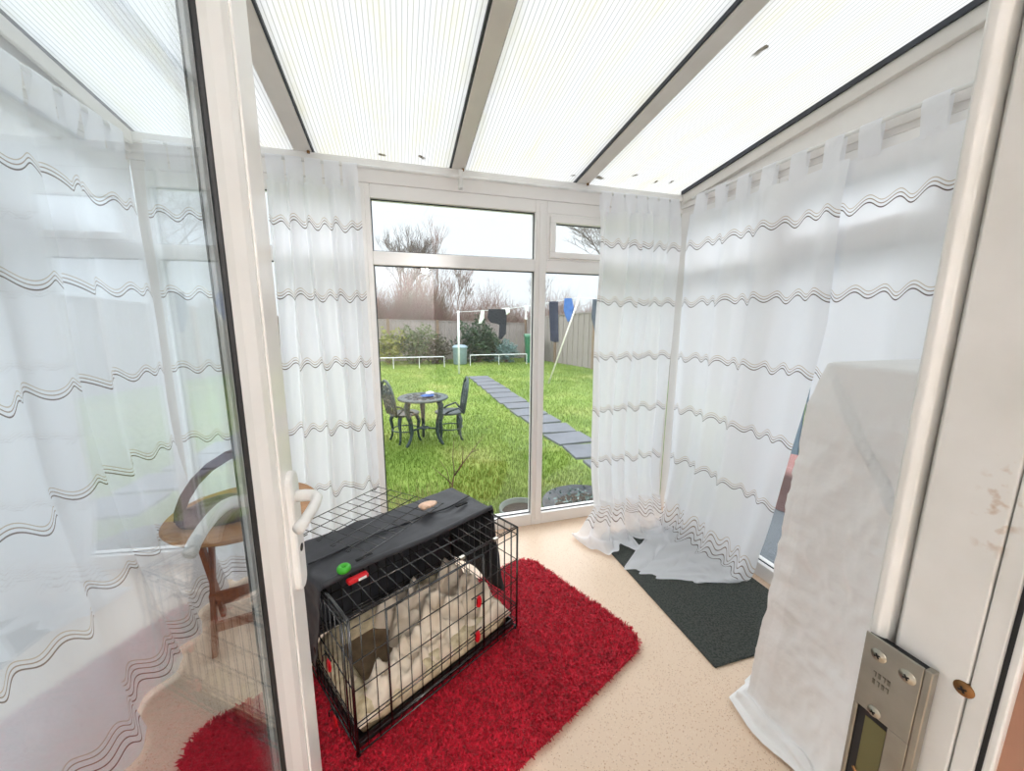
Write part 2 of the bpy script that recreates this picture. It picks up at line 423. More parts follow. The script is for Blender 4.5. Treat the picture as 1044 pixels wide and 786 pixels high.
# door frame: right jamb with rebates, strike plate and screw; left jamb; head
fr = empty('trim_10'); struct(fr)
jam = MB()
def rj(poly, z0, z1): jam.prism(poly, z0, z1)
J = JX
rj([(J,.1325),(J+.07,.1325),(J+.07,.180),(J+.010,.180),(J,.174)], 0, 2.05)              # main face
rj([(J-.001,.1805),(J+.07,.1805),(J+.07,.194),(J+.001,.194),(J-.004,.1905),(J-.004,.1855)], 0, 2.05)  # outer lip
rj([(J+.0002,.1205),(J+.07,.1205),(J+.07,.1316),(J+.0002,.1316)], 0, 2.05)              # inner strip, behind the fine groove
rj([(J-.001,.1125),(J+.07,.1125),(J+.07,.1172),(J-.001,.1172)], 0, 2.05)
jam.build('jamb', M['pvc_jamb'], fr, bevel=.0012)
MB().prism([(J+.002,.117),(J+.06,.117),(J+.06,.1207),(J+.002,.1207)], 0, 2.05).build('gasket', M['rubber'], fr)
mb = MB(); mb.prism([(HL-.07,.1125),(HL,.1125),(HL,.185),(HL-.07,.185)], 0, 2.05); mb.build('jamb', M['pvc_jamb'], fr, bevel=.002)
MB().box((HL-.07,.1125,2.0),(J+.07,.196,2.06)).build('head', M['pvc_jamb'], fr, bevel=.002)
# strike plate (keep): folded steel plate on a block whose black stands in for the thick shadow behind it
zt = 1.084; yb, ya = .1905, .1465
sp = MB()
x1 = J-.0075
def sheet_hole(mb, holes):
    # plate face in the plane x = x1, with rectangular pocket
    mb.box((x1-.0016, .1515, .86), (x1, yb, .93))
    mb.box((x1-.0016, .1515, .93), (x1, .1655, 1.012)); mb.box((x1-.0016, .187, .93), (x1, yb, 1.012))
    mb.box((x1-.0016, .1515, 1.012), (x1, yb, zt))
sheet_hole(sp, None)
sp.box((x1-.0016, ya, .86), (x1+.006, .1515, zt))          # folded long edge
strike = sp.build('strike_plate', M['steel'], fr, bevel=.0008)
MB().box((x1+.0002, ya+.004, .855), (J, yb-.001, zt-.002)).build('shadow_packer', M['rubber'], strike)
MB().box((x1+.0002-.0004, .166, .931), (x1+.0006, .181, 1.006)).build('latch_pocket', pbr('olive_pocket', (122,118,82), .5, .6), strike)
MB().tube([(x1-.002,.182,.950),(x1-.002,.172,.939),(x1-.002,.163,.936)], .0012, 8).build('spring', M['brass'], strike)
def screw(x, y, z, r, m, par, cross=True):
    s_ = MB()
    Mx = Matrix.Translation((x, y, z)) @ Matrix.Rotation(-PI/2, 4, 'Y')
    vs = []; prof = [(0, .0012), (r*.45, .0012), (r*.5, .0004), (r*.9, .0004), (r, -.0004), (r, -.002)]
    q = MB().lathe(prof, n=20); s_.add([Mx @ Vector(p) for p in q.v], q.f)
    ob = s_.build('screw', m, par, smooth=True)
    c = MB()
    for an in (PI/4+.3, -PI/4+.3):
        R = Matrix.Translation((x-.0013, y, z)) @ Matrix.Rotation(an, 4, 'X'); c.box((-.0003, -r*.42, -r*.11), (.0003, r*.42, r*.11), M=R)
    c.build('recess', M['rubber'], ob)
screw(x1-.0022, .1795, 1.069, .0056, M['steel'], strike); screw(x1-.0022, .160, 1.068, .0056, M['steel'], strike); screw(x1-.0022, .1755, 1.0165, .0048, M['steel'], strike)
mk = MB()
for r_ in range(2):
    for k in range(4):
        y_ = .1795-.0032*k; z_ = 1.051-.0075*r_
        mk.box((x1-.0019, y_-.0009, z_-.0022), (x1-.0016, y_+.0009, z_+.0022) if (k+r_) % 2 else (x1-.0016, y_-.0002, z_+.0022))
        mk.box((x1-.0019, y_-.0009, z_+.0014), (x1-.0016, y_+.0011, z_+.0022))
mk.build('stamped_mark', pbr('stamp', (142,138,126), .5, .95), strike)
screw(J-.0005, .1338, 1.082, .0058, M['brass'], fr)

# open door leaf ------------------------------------------------------------
d = struct(empty('door_1', (-.233, .877, 0), math.atan2(-.0698, .9976)))
# local axes: x = door normal (towards the room), y = along leaf to the free edge (0) , hinge at y=-.76
ZB, ZT, W, TH = .03, 2.02, .76, .060
def leafbar(mb, y0, y1, z0, z1): mb.box((-TH, y0, z0), (0, y1, z1))
st = MB(); leafbar(st, -.069, 0, ZB, ZT); st.build('lock_stile', M['pvc_gloss'], d, bevel=.003)
st = MB(); leafbar(st, -W, -W+.069, ZB, ZT); st.build('hinge_stile', M['pvc_gloss'], d, bevel=.003)
st = MB(); leafbar(st, -W+.069, -.069, ZB, ZB+.075); st.build('bottom_rail', M['pvc_gloss'], d, bevel=.003)
st = MB(); leafbar(st, -W+.069, -.069, ZT-.075, ZT); st.build('top_rail', M['pvc_gloss'], d, bevel=.003)
bd = MB(); gk = MB()
def ring(mb, ya, yb_, za, zb, prof):
    """profiled frame: prof = list of (inset, x)"""
    vs = []
    for (s_, x) in prof: vs += [(x, ya+s_, za+s_), (x, yb_-s_, za+s_), (x, yb_-s_, zb-s_), (x, ya+s_, zb-s_)]
    n = len(prof)
    mb.add(vs, [(i*4+k, i*4+(k+1) % 4, (i+1)*4+(k+1) % 4, (i+1)*4+k) for i in range(n-1) for k in range(4)])
ya, yb2, za, zb = -W+.069, -.069, ZB+.075, ZT-.075
ring(bd, ya, yb2, za, zb, [(0,-.012),(0,-.003),(.012,-.001),(.030,-.004),(.055,-.013),(.076,-.017),(.077,-.024),(.077,-.040),(.040,-.055),(0,-.058)])
bd.build('glazing_bead', M['pvc_gloss'], d)
ring(gk, ya+.0765, yb2-.0765, za+.0765, zb-.0765, [(-.001,-.0195),(0,-.0165),(.002,-.0175),(.0040,-.0215),(.0040,-.0246)])
ring(gk, ya+.0765, yb2-.0765, za+.0765, zb-.0765, [(.0,-.0385),(.004,-.0385),(.004,-.0405),(.0,-.0405)])
gk.build('gasket', M['rubber'], d)
sp_ = MB(); ring(sp_, ya+.077, yb2-.077, za+.077, zb-.077, [(0,-.0275),(.010,-.0275),(.010,-.0325),(0,-.0325)]); sp_.build('spacer_bar', pbr('spacer', (206,208,206), .4, .2), d)
for x0 in (-.025, -.036): MB().box((x0, ya+.07, za+.07), (x0+.003, yb2-.07, zb-.07)).build('pane', M['glassdoor'], d)
def handle(sgn, name):
    f = 0 if sgn > 0 else -TH
    h = MB(); yc, z0, z1 = -.029, .765, 1.036
    pr = [(yc + .0225*math.cos(a), (z1-.0225 if s_ > 0 else z0+.0225) + .0225*math.sin(a)) for s_ in (1, -1) for a in [(PI*(k/8) if s_ > 0 else PI+PI*k/8) for k in range(9)]]
    vs = [(f, y, z) for y, z in pr] + [(f+sgn*.009, y, z) for y, z in pr] + [(f+sgn*.012, yc+(y-yc)*.82, (z0+z1)/2+(z-(z0+z1)/2)*.97) for y, z in pr]
    n = len(pr); h.add(vs, [(i, (i+1) % n, n+(i+1) % n, n+i) for i in range(n)] + [(n+i, n+(i+1) % n, 2*n+(i+1) % n, 2*n+i) for i in range(n)] + [tuple(range(2*n, 3*n))])
    hp = h.build('handle', M['white'], d, smooth=False, bevel=.001)
    zl = .980; Ls = .82 if sgn > 0 else 1.12
    pts = [(f+sgn*.008, yc, zl)] + [(f+sgn*x, y, z) for x, y, z in ((.030,yc,zl),(.046,yc-.004,zl),(.056,yc-.018,zl-.001),(.058,yc-.045*Ls,zl-.003),(.056,yc-.08*Ls,zl-.007),(.051,yc-.115*Ls,zl-.013),(.046,yc-.135*Ls,zl-.018))]
    MB().tube(pts, [.0115,.0112,.011,.0108,.0105,.0102,.0105,.011], 14, flat=1.15).build('lever', M['white'], hp, smooth=True)
    MB().tube([(f+sgn*.0118, yc, .862), (f+sgn*.0128, yc, .862)], .0085, 16).build('keyhole', M['darkmetal'], hp)
handle(1, 'inner'); handle(-1, 'outer')

# ---------------------------------------------------------------- curtain rails
def rail(pts, name, label):
    r = empty(name); tag(r, label, 'curtain rail')
    MB().tube(pts, .0085, 12).build('rod', M['white'], r, smooth=True); return r
RZ = 2.083
rb = rail([(-1.00, 2.135, RZ), (1.70, 2.135, RZ)], 'curtain_rail', 'long white curtain rail above the garden window')
MB().box((.335,2.13,2.03),(.355,2.172,2.12)).tube([(.345,2.128,2.10),(.345,2.128,2.05)],.005,8).build('bracket', M['white'], rb, bevel=.002)
rr = rail([(1.748, 2.06, RZ), (1.748, .24, RZ)], 'curtain_rail', 'white curtain rail on the right wall below the sloping roof edge')
rl = rail([(-1.043, 2.06, RZ), (-1.043, .24, RZ)], 'curtain_rail', 'white curtain rail on the left wall behind the open glass door')
for r_, x0, x1 in ((rr, 1.748, XR-.01), (rl, XL+.01, -1.043)):
    for y in (2.04, 1.15, .30): MB().box((min(x0,x1), y-.006, RZ-.006), (max(x0,x1), y+.006, RZ+.006)).build('bracket', M['white'], r_)

# ---------------------------------------------------------------- curtains
def nz(x, y, z=0.): return mnoise.noise(Vector((x, y, z)))
def curtain(name, label, A, B, nrm, prof, L, gather, folds, amp, tabs, seed, edge=None, nu=150, nv=130, extra=None, top=.10):
    """A,B: rail end points (x,y); nrm: direction into the room; prof(u,s)->(out,z); L cloth length below heading;
    gather = cloth width / rail width"""
    A = Vector(A); B = Vector(B); nrm = Vector(nrm); wd = (B-A).length
    def fold(u, s):
        g_ = min(1, s/.5)
        p = u*folds + .35*nz(u*3+seed, s*.8, seed) + .1*math.sin(u*9+seed)
        f = math.sin(2*PI*p); f = f*.75 + .25*math.sin(4*PI*p+1+seed)
        return amp*f*(.35+.65*g_) + amp*.5*nz(u*5, s*1.5, seed+4)
    def fn(u, v):
        s = top + v*(L-top)
        out, z = prof(u, s)
        uu = u
        if edge: uu = u + edge(u, s)
        p = A + (B-A)*uu
        w = fold(u, s)
        q = p + nrm*(out+w)
        if extra: 
            e_ = extra(u, s); return (q.x+e_[0], q.y+e_[1], max(.004, z+e_[2]))
        return (q.x, q.y, max(.004, z))
    def uvf(u, v): return (u*wd*gather+seed, top+v*(L-top))
    root = MB().grid(fn, nu, nv, uvfn=uvf).build(name, M['curtain'], smooth=True)
    tag(root, label, 'curtain', 'striped voile curtains')
    # tabs looping over the rail
    for k in range(tabs):
        uc = (k+.5)/tabs; hw = min(.036, .42*wd/tabs)/wd
        t_ = MB()
        def tf(a, b, uc=uc, hw=hw):
            u = uc+(a-.5)*2*hw
            q0 = fn(min(1, max(0, u)), 0.0); c = A+(B-A)*u
            # path: front bottom -> over rail -> back bottom
            ph = [(.0, None), (.35, (.012, RZ-.02)), (.5, (.010, RZ+.004)), (.56, (.003, RZ+.0115)), (.66, (-.009, RZ+.008)), (.72, (-.011, RZ-.01)), (1., (-.008, RZ-.10))]
            pts = [((Vector((q0[0], q0[1])) - c).dot(nrm)+.002, q0[2]-.015) if z is None else z for (_, z) in ph]
            ks = [x for x, _ in ph]
            i = max(j for j in range(len(ks)-1) if ks[j] <= b+1e-9); t = (b-ks[i])/(ks[i+1]-ks[i])
            o_ = pts[i][0]*(1-t)+pts[i+1][0]*t; z = pts[i][1]*(1-t)+pts[i+1][1]*t
            q = c+nrm*o_; return (q.x, q.y, z)
        t_.grid(tf, 4, 22).build('tab', M['tab'], root, smooth=True)
    return root
def hang(u, s): return (0., RZ-s)
def pool(z0, reach, lump=.03, seed=0):
    """hang, then slide out over the floor"""
    def f(u, s):
        z = RZ-s
        if z > z0: return (0., z)
        t = z0-z
        a = min(1., t/(.12))
        out = reach*t*a
        zz = z0*math.exp(-t*9) * (1-a) + (.012+lump*(.5+.5*nz(u*7+seed, t*14, seed)))*a*min(1,1) + z0*.3*math.exp(-t*12)*a
        return (out, zz)
    return f
# left wall
def profL(u, s):
    z = RZ-s; t = max(0, (1.1-z)/1.1)
    return (.145*t*t, z)
curtain('curtain', 'left wall curtain panel nearest the far corner, seen through the open glass door', (-1.043, 2.07), (-1.043, 1.30), (1,0), profL, 2.068, 1.35, 3.2, .035, 7, 1.3, extra=lambda u,s: (0,0,.0))
curtain('curtain', 'left wall curtain panel nearest the camera at the left edge of the photo', (-1.043, 1.34), (-1.043, .28), (1,0), lambda u,s: (profL(u,s)[0]+.035*min(1,s*3), profL(u,s)[1]), 2.068, 1.4, 4.2, .042, 9, 2.7)
# garden window, left corner / left of glass / right corner
curtain('curtain', 'curtain panel in the far left corner seen through the glass door', (-1.015, 2.135), (-.665, 2.135), (0,-1), lambda u,s: (.035*min(1,s*4), RZ-s), 2.07, 1.3, 2.3, .020, 4, 3.9)
def edgeB(u, s): return (u-.5)*.06*min(1, s/1.5)+.0
curtain('curtain', 'gathered curtain hanging left of the garden window, right beside the white door handle', (-.56, 2.135), (-.155, 2.135), (0,-1), lambda u,s: (.03*min(1,s*4), RZ-s), 2.065, 2.1, 4.4, .050, 5, 5.1, edge=edgeB, nu=190)
def profR(u, s):
    z = RZ-s
    if z > .16: return (.035*min(1,s*4)+.05*max(0,(.45-z)/.3)**2, z)
    t = .16-z; a = min(1, t/.16); k = min(1, t/.537)
    out = .085+.30*k*(.4+.6*a)*(1.05-.35*u)*min(1, math.sqrt(u/.14+.02))*(1+.12*math.sin(u*19))
    zz = .16*(1-a)**1.3 + .012 + a*(1-.75*k)*(.075*abs(nz(u*4.2, k*3.5, 8))*1.6+.055*math.sin(u*11+k*7)**2*(1-k))
    return (out, zz)
curtain('curtain', 'gathered curtain in the far right corner with its hem heaped on the floor', (1.158, 2.135), (1.715, 2.135), (0,-1), profR, 2.46, 2.2, 5.2, .052, 7, 7.7, nu=230, nv=190,
        extra=lambda u, s: (-.17*math.sin(PI*.62*max(0, min(1,(s-1.92)/.5)))*(1-u)**.9 - .02*math.sin(PI*min(1,s/2)), 0, 0), edge=lambda u, s: -.10*u*min(1, max(0,(s-.8)/1.2)))
# right wall
def profC1(u, s):
    z = RZ-s; h = .15
    if z > h: return (.02*min(1,s*4)+.03*max(0,(.5-z)/.35)**2, z)
    t = h-z                                     # cloth length past the bend
    reach = .37*(1-u)**.6+.20
    a = min(1, t/.10); k = min(1, t/.567)
    out = .05+reach*k*(.35+.65*a)
    zz = h*(1-a)**1.5*1.0 + .010 + .030*a*abs(nz(u*5, k*5, 3))*(1-.5*k) + .020*a*(1-k)*math.sin(u*16+k*6)**2
    return (out, zz)
def c1x(u, s):
    z = RZ-s
    dy = -.14*u*max(0, min(1, (s-.75)/1.15))*-1
    k = max(0, min(1, (.15-z)/.567))
    return (0, dy + k*(-.42+.50*u), 0)
curtain('curtain', 'right wall curtain panel between far corner and dark gap, hem spread over the grey mat', (1.748, 2.055), (1.748, 1.185), (-1,0), profC1, 2.50, 1.3, 3.6, .026, 6, 9.4, nu=190, nv=190,
        extra=c1x)
curtain('curtain', 'right wall curtain panel partly behind the white sheet beside the door frame', (1.748, 1.225), (1.748, .30), (-1,0), lambda u,s: (-.012+.005*min(1,s*4), RZ-s), 2.06, 1.3, 3.1, .016, 5, 11.2)

# ---------------------------------------------------------------- sheet over tall box
def sheet():
    x0, x1, y0, y1, H = 1.222, 1.745, .42, .815, 1.232
    R = .025
    def per(t):
        # rounded rectangle perimeter, t in 0..1 starting at back-left corner (x0,y1) going towards camera along x0
        segs = [((x0,y1),(x0,y0)), ((x0,y0),(x1,y0)), ((x1,y0),(x1,y1)), ((x1,y1),(x0,y1))]
        ln = [y1-y0, x1-x0, y1-y0, x1-x0]; T = sum(ln); a = (t % 1)*T
        for (p, q), l in zip(segs, ln):
            if a <= l:
                f = a/l; nx, ny = (q[1]-p[1])/l, -(q[0]-p[0])/l
                return p[0]+(q[0]-p[0])*f, p[1]+(q[1]-p[1])*f, nx, ny
            a -= l
        return x0, y1, -1, 0
    T = 2*(x1-x0+y1-y0)
    NT, NV = 420, 150
    def fn(u, v):
        x, y, nx, ny = per(u)
        # smooth the normal round the corners
        e = .012
        xa, ya_, na, ma = per(u-e); xb, yb_, nb, mb_ = per(u+e); nx, ny = nx+na+nb, ny+ma+mb_; l = math.hypot(nx, ny); nx/=l; ny/=l
        cx, cy = (x0+x1)/2, (y0+y1)/2
        if v < .12:
            t = v/.12; return (cx+(x-cx)*t, cy+(y-cy)*t, H + .004*nz(x*t*6, y*t*6, 1) - .006*max(0,t-.93)/.07)
        s = (v-.12)/.88; L = 1.36; dz = s*L; z = H-.006-dz
        # corner cones: distance along perimeter to the nearest corner
        cd = []
        for c in (0, (y1-y0)/T, (y1-y0+x1-x0)/T, (2*(y1-y0)+x1-x0)/T):
            q = abs((u-c+.5) % 1-.5)*T; cd.append(q)
        cone = math.exp(-(min(cd)/.10)**2)
        k = max(0., min(1., dz/1.23))
        out = .008*k + .040*k**1.6 + cone*.018*k**1.3
        dl = (u % 1)*T                              # distance from the back-left corner along the visible side
        fo = math.sin(dl*17+1.2+2.5*k)*.020*k**1.1 + math.sin(dl*41+dz*3)*.004*k
        qd = .3+.7*min(1, dl/.10)
        out += fo*qd + .007*nz(dl*5, dz*4, 2)*min(1,dz*6) + .006*(1-abs(nz(dl*9+dz*6, dz*9-dl*6, 5))*2.2)*min(1,dz*5) + .0045*(1-abs(nz(dl*19-dz*9, dz*17+dl*8, 8))*2)*min(1,dz*5)
        # diagonal overlap: the outer layer lies below the line falling from the corner
        dd = dz*.62 - dl + .01
        if dl < .50: out += .032*max(0, min(1, dd/.006))*min(1, dz*8)
        if z < .14: out += .016*((.14-z)/.14)**2 if z > 0 else .016
        if z < .04:
            e_ = .04-z; out += e_*(.24+.10*math.sin(dl*23)); z = .006 + (.034+.040*abs(nz(dl*9, e_*10, 6)))*math.exp(-e_*9)
        return (x+nx*out, y+ny*out, z)
    ob = MB().grid(fn, NT, NV, uvfn=lambda u,v:(u*T, v*1.4)).build('dust_sheet', M['sheet'], smooth=True)
    tag(ob, 'plain white sheet draped to the floor over a tall box beside the door frame', 'sheet')
sheet()

# ---------------------------------------------------------------- rug and mat
def rrect(p, q, w, L, r, n=8):
    pass
def rug():
    a = Vector((.645, 1.875)); b = Vector((.925, 1.165)); c = Vector((-.73, 1.27))
    ex = (c-a); Lx = ex.length; ex.normalize(); ey = Vector((-ex.y, ex.x)); 
    if ey.dot(b-a) < 0: ey = -ey
    Wy = .76; o0 = a
    r = .10
    poly = []
    for (cx, cy, a0) in ((Lx-r, Wy-r, 0), (r, Wy-r, 90), (r, r, 180), (Lx-r, r, 270)):
        for k in range(9):
            t = math.radians(a0+k*90/8); poly.append((cx+r*math.cos(t), cy+r*math.sin(t)))
    Mx = Matrix(((ex.x, ey.x, 0, o0.x), (ex.y, ey.y, 0, o0.y), (0,0,1,0), (0,0,0,1)))
    t = empty('rug'); tag(t, 'deep red shaggy rug lying under the black wire dog crate', 'rug')
    ob = MB().prism(poly, .001, .010, M=Mx).build('backing', M['rug'], t)
    N = 80000
    P = np.stack([rng.uniform(-.008, Lx+.008, N), rng.uniform(-.008, Wy+.008, N)], 1)
    # keep the rounded outline
    dx = np.maximum(np.abs(P[:,0]-Lx/2)-(Lx/2-r), 0); dy = np.maximum(np.abs(P[:,1]-Wy/2)-(Wy/2-r), 0)
    P = P[np.hypot(dx, dy) < r+.004]; N = len(P)
    an = rng.uniform(0, 2*PI, N) ; ln = rng.uniform(.016, .030, N); wd = rng.uniform(.0015, .0026, N)
    lean = rng.uniform(.25, 1.0, N)
    dirx, diry = np.cos(an), np.sin(an); px, py = -diry, dirx
    z0 = .008
    def row(f, h, w):
        x = P[:,0]+dirx*ln*f; y = P[:,1]+diry*ln*f
        l_ = np.stack([x-px*w, y-py*w, h], 1); r_ = np.stack([x+px*w, y+py*w, h], 1); return l_, r_
    r0 = row(0*lean, np.full(N, z0), wd); r1 = row(.30*lean, z0+ln*.45*(1.1-.4*lean), wd*1.1); r2 = row(.85*lean, z0+ln*.72*(1.15-.75*lean), wd*.6)
    V = np.stack([r0[0], r0[1], r1[0], r1[1], r2[0], r2[1]], 1).reshape(-1, 3)
    W_ = np.empty_like(V); W_[:,0] = o0.x+ex.x*V[:,0]+ey.x*V[:,1]; W_[:,1] = o0.y+ex.y*V[:,0]+ey.y*V[:,1]; W_[:,2] = V[:,2]
    i = np.arange(N)[:,None]*6
    F = np.concatenate([i+np.array([[0,1,3,2]]), i+np.array([[2,3,5,4]])], 0)
    p = MB().np(W_, F).build('pile', M['rug'], t); p['kind'] = 'stuff'
rug()
mb = MB(); mb.prism([(1.135,1.00),(1.742,1.00),(1.742,1.93),(1.135,1.93)], .001, .009); o = mb.build('door_mat', M['mat'], bevel=.003)
tag(o, 'dark grey rectangular mat on the floor along the right wall', 'mat')

# ---------------------------------------------------------------- dog crate (local frame: x along front, y to the back)
CZ = .030
CA = math.atan2(.487, .874); CO = Vector((-.177, 1.036, CZ))
Lc, Wc, Hc = .70, .47, .475
CM = Matrix.Translation(CO) @ Matrix.Rotation(CA, 4, 'Z')
crate = empty('dog_crate', CO, CA); tag(crate, 'black folding wire dog crate standing on the red rug', 'crate')
rw = .0016; rf = .0028
def wires(mb, segs, r): 
    for s_ in segs: mb.tube(s_, r, 6)
def panel(name, horiz, vert, plane, ext, par=crate):
    """plane: fn(a, z)->local xyz ; horiz list of z, vert list of a"""
    mb = MB(); a0, a1, z0, z1 = ext
    for z in horiz: mb.tube([plane(a0, z), plane(a1, z)], rw*1.2, 6)
    for a in vert: mb.tube([plane(a, z0), plane(a, z1)], rw, 6)
    for s_ in (((a0,z0),(a1,z0)), ((a0,z1),(a1,z1)), ((a0,z0),(a0,z1)), ((a1,z0),(a1,z1))): mb.tube([plane(*s_[0]), plane(*s_[1])], rf, 8)
    return mb.build(name, M['wire'], par, smooth=True)
lin_ = lambda a, b, n: [a+(b-a)*i/(n-1) for i in range(n)]
HZ = [.045, .105, .12, .235, .33, .445]
panel('front_panel', HZ, lin_(.035, Lc-.035, 17), lambda a, z: (a, 0, z), (0, Lc, .012, Hc))
panel('back_panel', HZ, lin_(.035, Lc-.035, 17), lambda a, z: (a, Wc, z), (0, Lc, .012, Hc))
panel('side_panel', HZ, lin_(.035, Wc-.035, 11), lambda a, z: (0.004, a, z), (0, Wc, .012, Hc))
panel('side_panel', HZ, lin_(.035, Wc-.035, 11), lambda a, z: (Lc-.004, a, z), (0, Wc, .012, Hc))
panel('top_panel', [.01, .105, .24, .36, Wc-.01], lin_(.045, Lc-.045, 15), lambda a, z: (a, z, Hc), (0, Lc, 0, Wc))
# doors with red latches
fd = panel('door', [], [], lambda a, z: (a, -.005, z), (.114, .508, .045, .445))
def latch(x, y, z, par, rot=0):
    Mx = Matrix.Translation((x, y, z)) @ Matrix.Rotation(rot, 4, 'Z')
    mb = MB(); pr = [(.0135*math.cos(k*PI/8), .027*math.sin(k*PI/8)) for k in range(16)]
    vs = [Mx @ Vector((p, 0, q)) for p, q in pr] + [Mx @ Vector((p*.8, -.007, q*.85)) for p, q in pr]
    mb.add(vs, [(i, (i+1) % 16, 16+(i+1) % 16, 16+i) for i in range(16)] + [tuple(range(16, 32)), tuple(range(16))[::-1]])
    l = mb.build('latch', M['red'], par, smooth=False, bevel=.0015); l['label'] = 'red plastic door latch'
    b = MB(); b.tube([Mx @ Vector((-.035,-.002,.028)), Mx @ Vector((.02,-.002,.028))], .0026, 6); b.tube([Mx @ Vector((-.02,-.002,.028)), Mx @ Vector((-.02,-.014,.028)), Mx @ Vector((-.02,-.014,.008))], .0024, 6)
    b.build('bolt', M['wire'], l)
latch(.478, -.008, .265, fd); latch(.470, -.008, .118, fd)
sd = panel('door', [], [], lambda a, z: (-.004, a, z), (.035, .315, .045, .445))
latch(-.008, .155, .225, sd, -PI/2); latch(-.010, .135, .03, sd, -PI/2)
# plastic tray
tr = MB(); prof = [(0,.014,0),(0,.045,0),(.006,.045,0),(.012,.018,0)]
vs = []
for (i_, z, _) in prof:
    vs += [(.012+i_, .012+i_, z), (Lc-.012-i_, .012+i_, z), (Lc-.012-i_, Wc-.012-i_, z), (.012+i_, Wc-.012-i_, z)]
tr.add(vs, [(i*4+k, i*4+(k+1) % 4, (i+1)*4+(k+1) % 4, (i+1)*4+k) for i in range(3) for k in range(4)] + [(12,13,14,15), (3,2,1,0)])
tr.build('tray', M['blackplastic'], crate)
for x in (.005, Lc-.005):
    for y in (.005, Wc-.005): MB().tube([(x,y,0),(x,y,.014)], .007, 8).build('foot', M['blackplastic'], crate)
# carry/strap catches along the top front rail
for x in (.40, .565): MB().box((x,-.006,Hc-.004),(x+.02,.006,Hc+.006)).build('clip', M['steel'], crate)

# bed inside
bed = empty('dog_bed', CM @ Vector((0,0,.022)), CA); tag(bed, 'cream bolster dog bed inside the crate with a brown middle', 'dog bed')
MB().box((.03,.03,0),(Lc-.03,Wc-.03,.04)).build('cushion', M['bedbrown'], bed, bevel=.015)
bo = MB()
def bolst(pts, r): bo.tube(pts, r, 14)
rr_ = .042
path = []
for (cx, cy, a0) in ((Lc-.10, Wc-.10, 0), (.10, Wc-.10, 90), (.10, .10, 180), (Lc-.10, .10, 270)):
    for k in range(7):
        t = math.radians(a0+k*15); path.append((cx+.045*math.cos(t), cy+.045*math.sin(t), .052+.012*nz(cx*9+k, cy*7, 1)))
path.append(path[0]); bo.tube(path, rr_, 14, cap=False)
for y in ():
    bo.tube([(.07,y,.066),(.25,y,.072),(.45,y,.07),(.63,y,.064)], [.03,.042,.042,.03], 14)
bo.build('bolster', M['bedcream'], bed, smooth=True)
# crumpled blanket
def blanket():
    def fn(u, v):
        x = .022+u*(Lc-.044); y = .020+v*(.40)
        # uncovered pocket on the back left: blanket stops there
        pocket = max(0., min(1., (.40+.03*math.sin(v*19)-u)/.05)) * max(0., min(1., (v-.30-.05*math.sin(u*23))/.07))
        n1 = nz(x*6+1, y*6, .3); n3 = nz(x*30, y*26, 4.1)
        edge = min(1, u/.05, (1-u)/.05, v/.04)
        wx = x+.05*nz(x*5, y*5, 8.); wy = y+.05*nz(x*5+9, y*5, 3.)
        r1 = max(0, 1-abs(nz(wx*3.2+wy*5.0, wy*13-wx*7, 2.2))*2.8); r2 = max(0, 1-abs(nz(wx*15+wy*10, wy*5-wx*3, 5.2))*2.6); r3 = max(0, 1-abs(nz(wx*11-wy*12, wy*24, 7.7))*2.4)
        h = .026+.030*n1+.046*r1**1.3+.026*r2**1.5+.012*r3+.003*n3
        h += .055*max(0, 1-((x-.36)/.17)**2)*max(0, 1-((y-.26)/.20)**2) + .030*max(0, 1-((x-.62)/.09)**2)
        h += .020*max(0, 1-((x-.14)/.12)**2)*max(0, 1-((y-.07)/.10)**2)
        h = .040 + max(0, h-.01)*(.35+.65*edge)
        if pocket > 0: h = h*(1-pocket) + .030*pocket
        return (x, y, h)
    ob = MB().grid(fn, 110, 70).build('blanket', M['fleece'], smooth=True)
    ob.location = CM @ Vector((0,0,.012)); ob.rotation_euler = (0,0,CA)
    m = ob.modifiers.new('s', 'SOLIDIFY'); m.thickness = .006; m.offset = 1
    tag(ob, 'crumpled cream fleece blanket filling the floor of the dog crate', 'blanket')
blanket()

# black cover rolled back over the crate
cv = empty('crate_cover', CO, CA); tag(cv, 'black fabric cover draped over the back and top of the dog crate', 'cover')
def coverfn(u, v):
    # u along crate length with side flaps, v from front roll over the top and down the back
    q = -.40 + u*(Lc+.40+.37)
    lf = v*(.30+.43)
    wv = .010*nz(q*6, lf*6, 2)+.006*nz(q*15, lf*14, 7)
    # across direction (top then back)
    yf = .165
    if lf < .305: y = yf+lf; z = Hc+.016
    else:
        t = lf-.305; y = Wc+.014; z = Hc+.016-t
        if t < .03: y = Wc-.004+.6*t; z = Hc+.016-t*.5
    sag = .006*math.sin(q*9)
    if 0 <= q <= Lc:
        x = q
        if lf < .305: z += wv+sag*.5 + .010*math.exp(-((lf-.03)/.05)**2)
        else: y += abs(wv)*1.2
    else:
        over = -q if q < 0 else q-Lc
        sx = -1 if q < 0 else 1
        if lf < .305:
            x = (0 if q < 0 else Lc) + sx*(.012+.010*math.sin(y*22)*min(1, over*8)+abs(wv)); 
            z = Hc+.016-over
            if sx > 0: y = y - .20*over*(1-lf/.305)
            else: y = y + .36*over*(1-lf/.305)
        else:
            x = (0 if q < 0 else Lc) + sx*.014; t = lf-.305; y = Wc+.012-min(over, .02); z = Hc+.016-max(t, over)
    return (x, y, z)
MB().grid(coverfn, 120, 60).build('fabric', M['nylon'], cv, smooth=True, solid=.003)
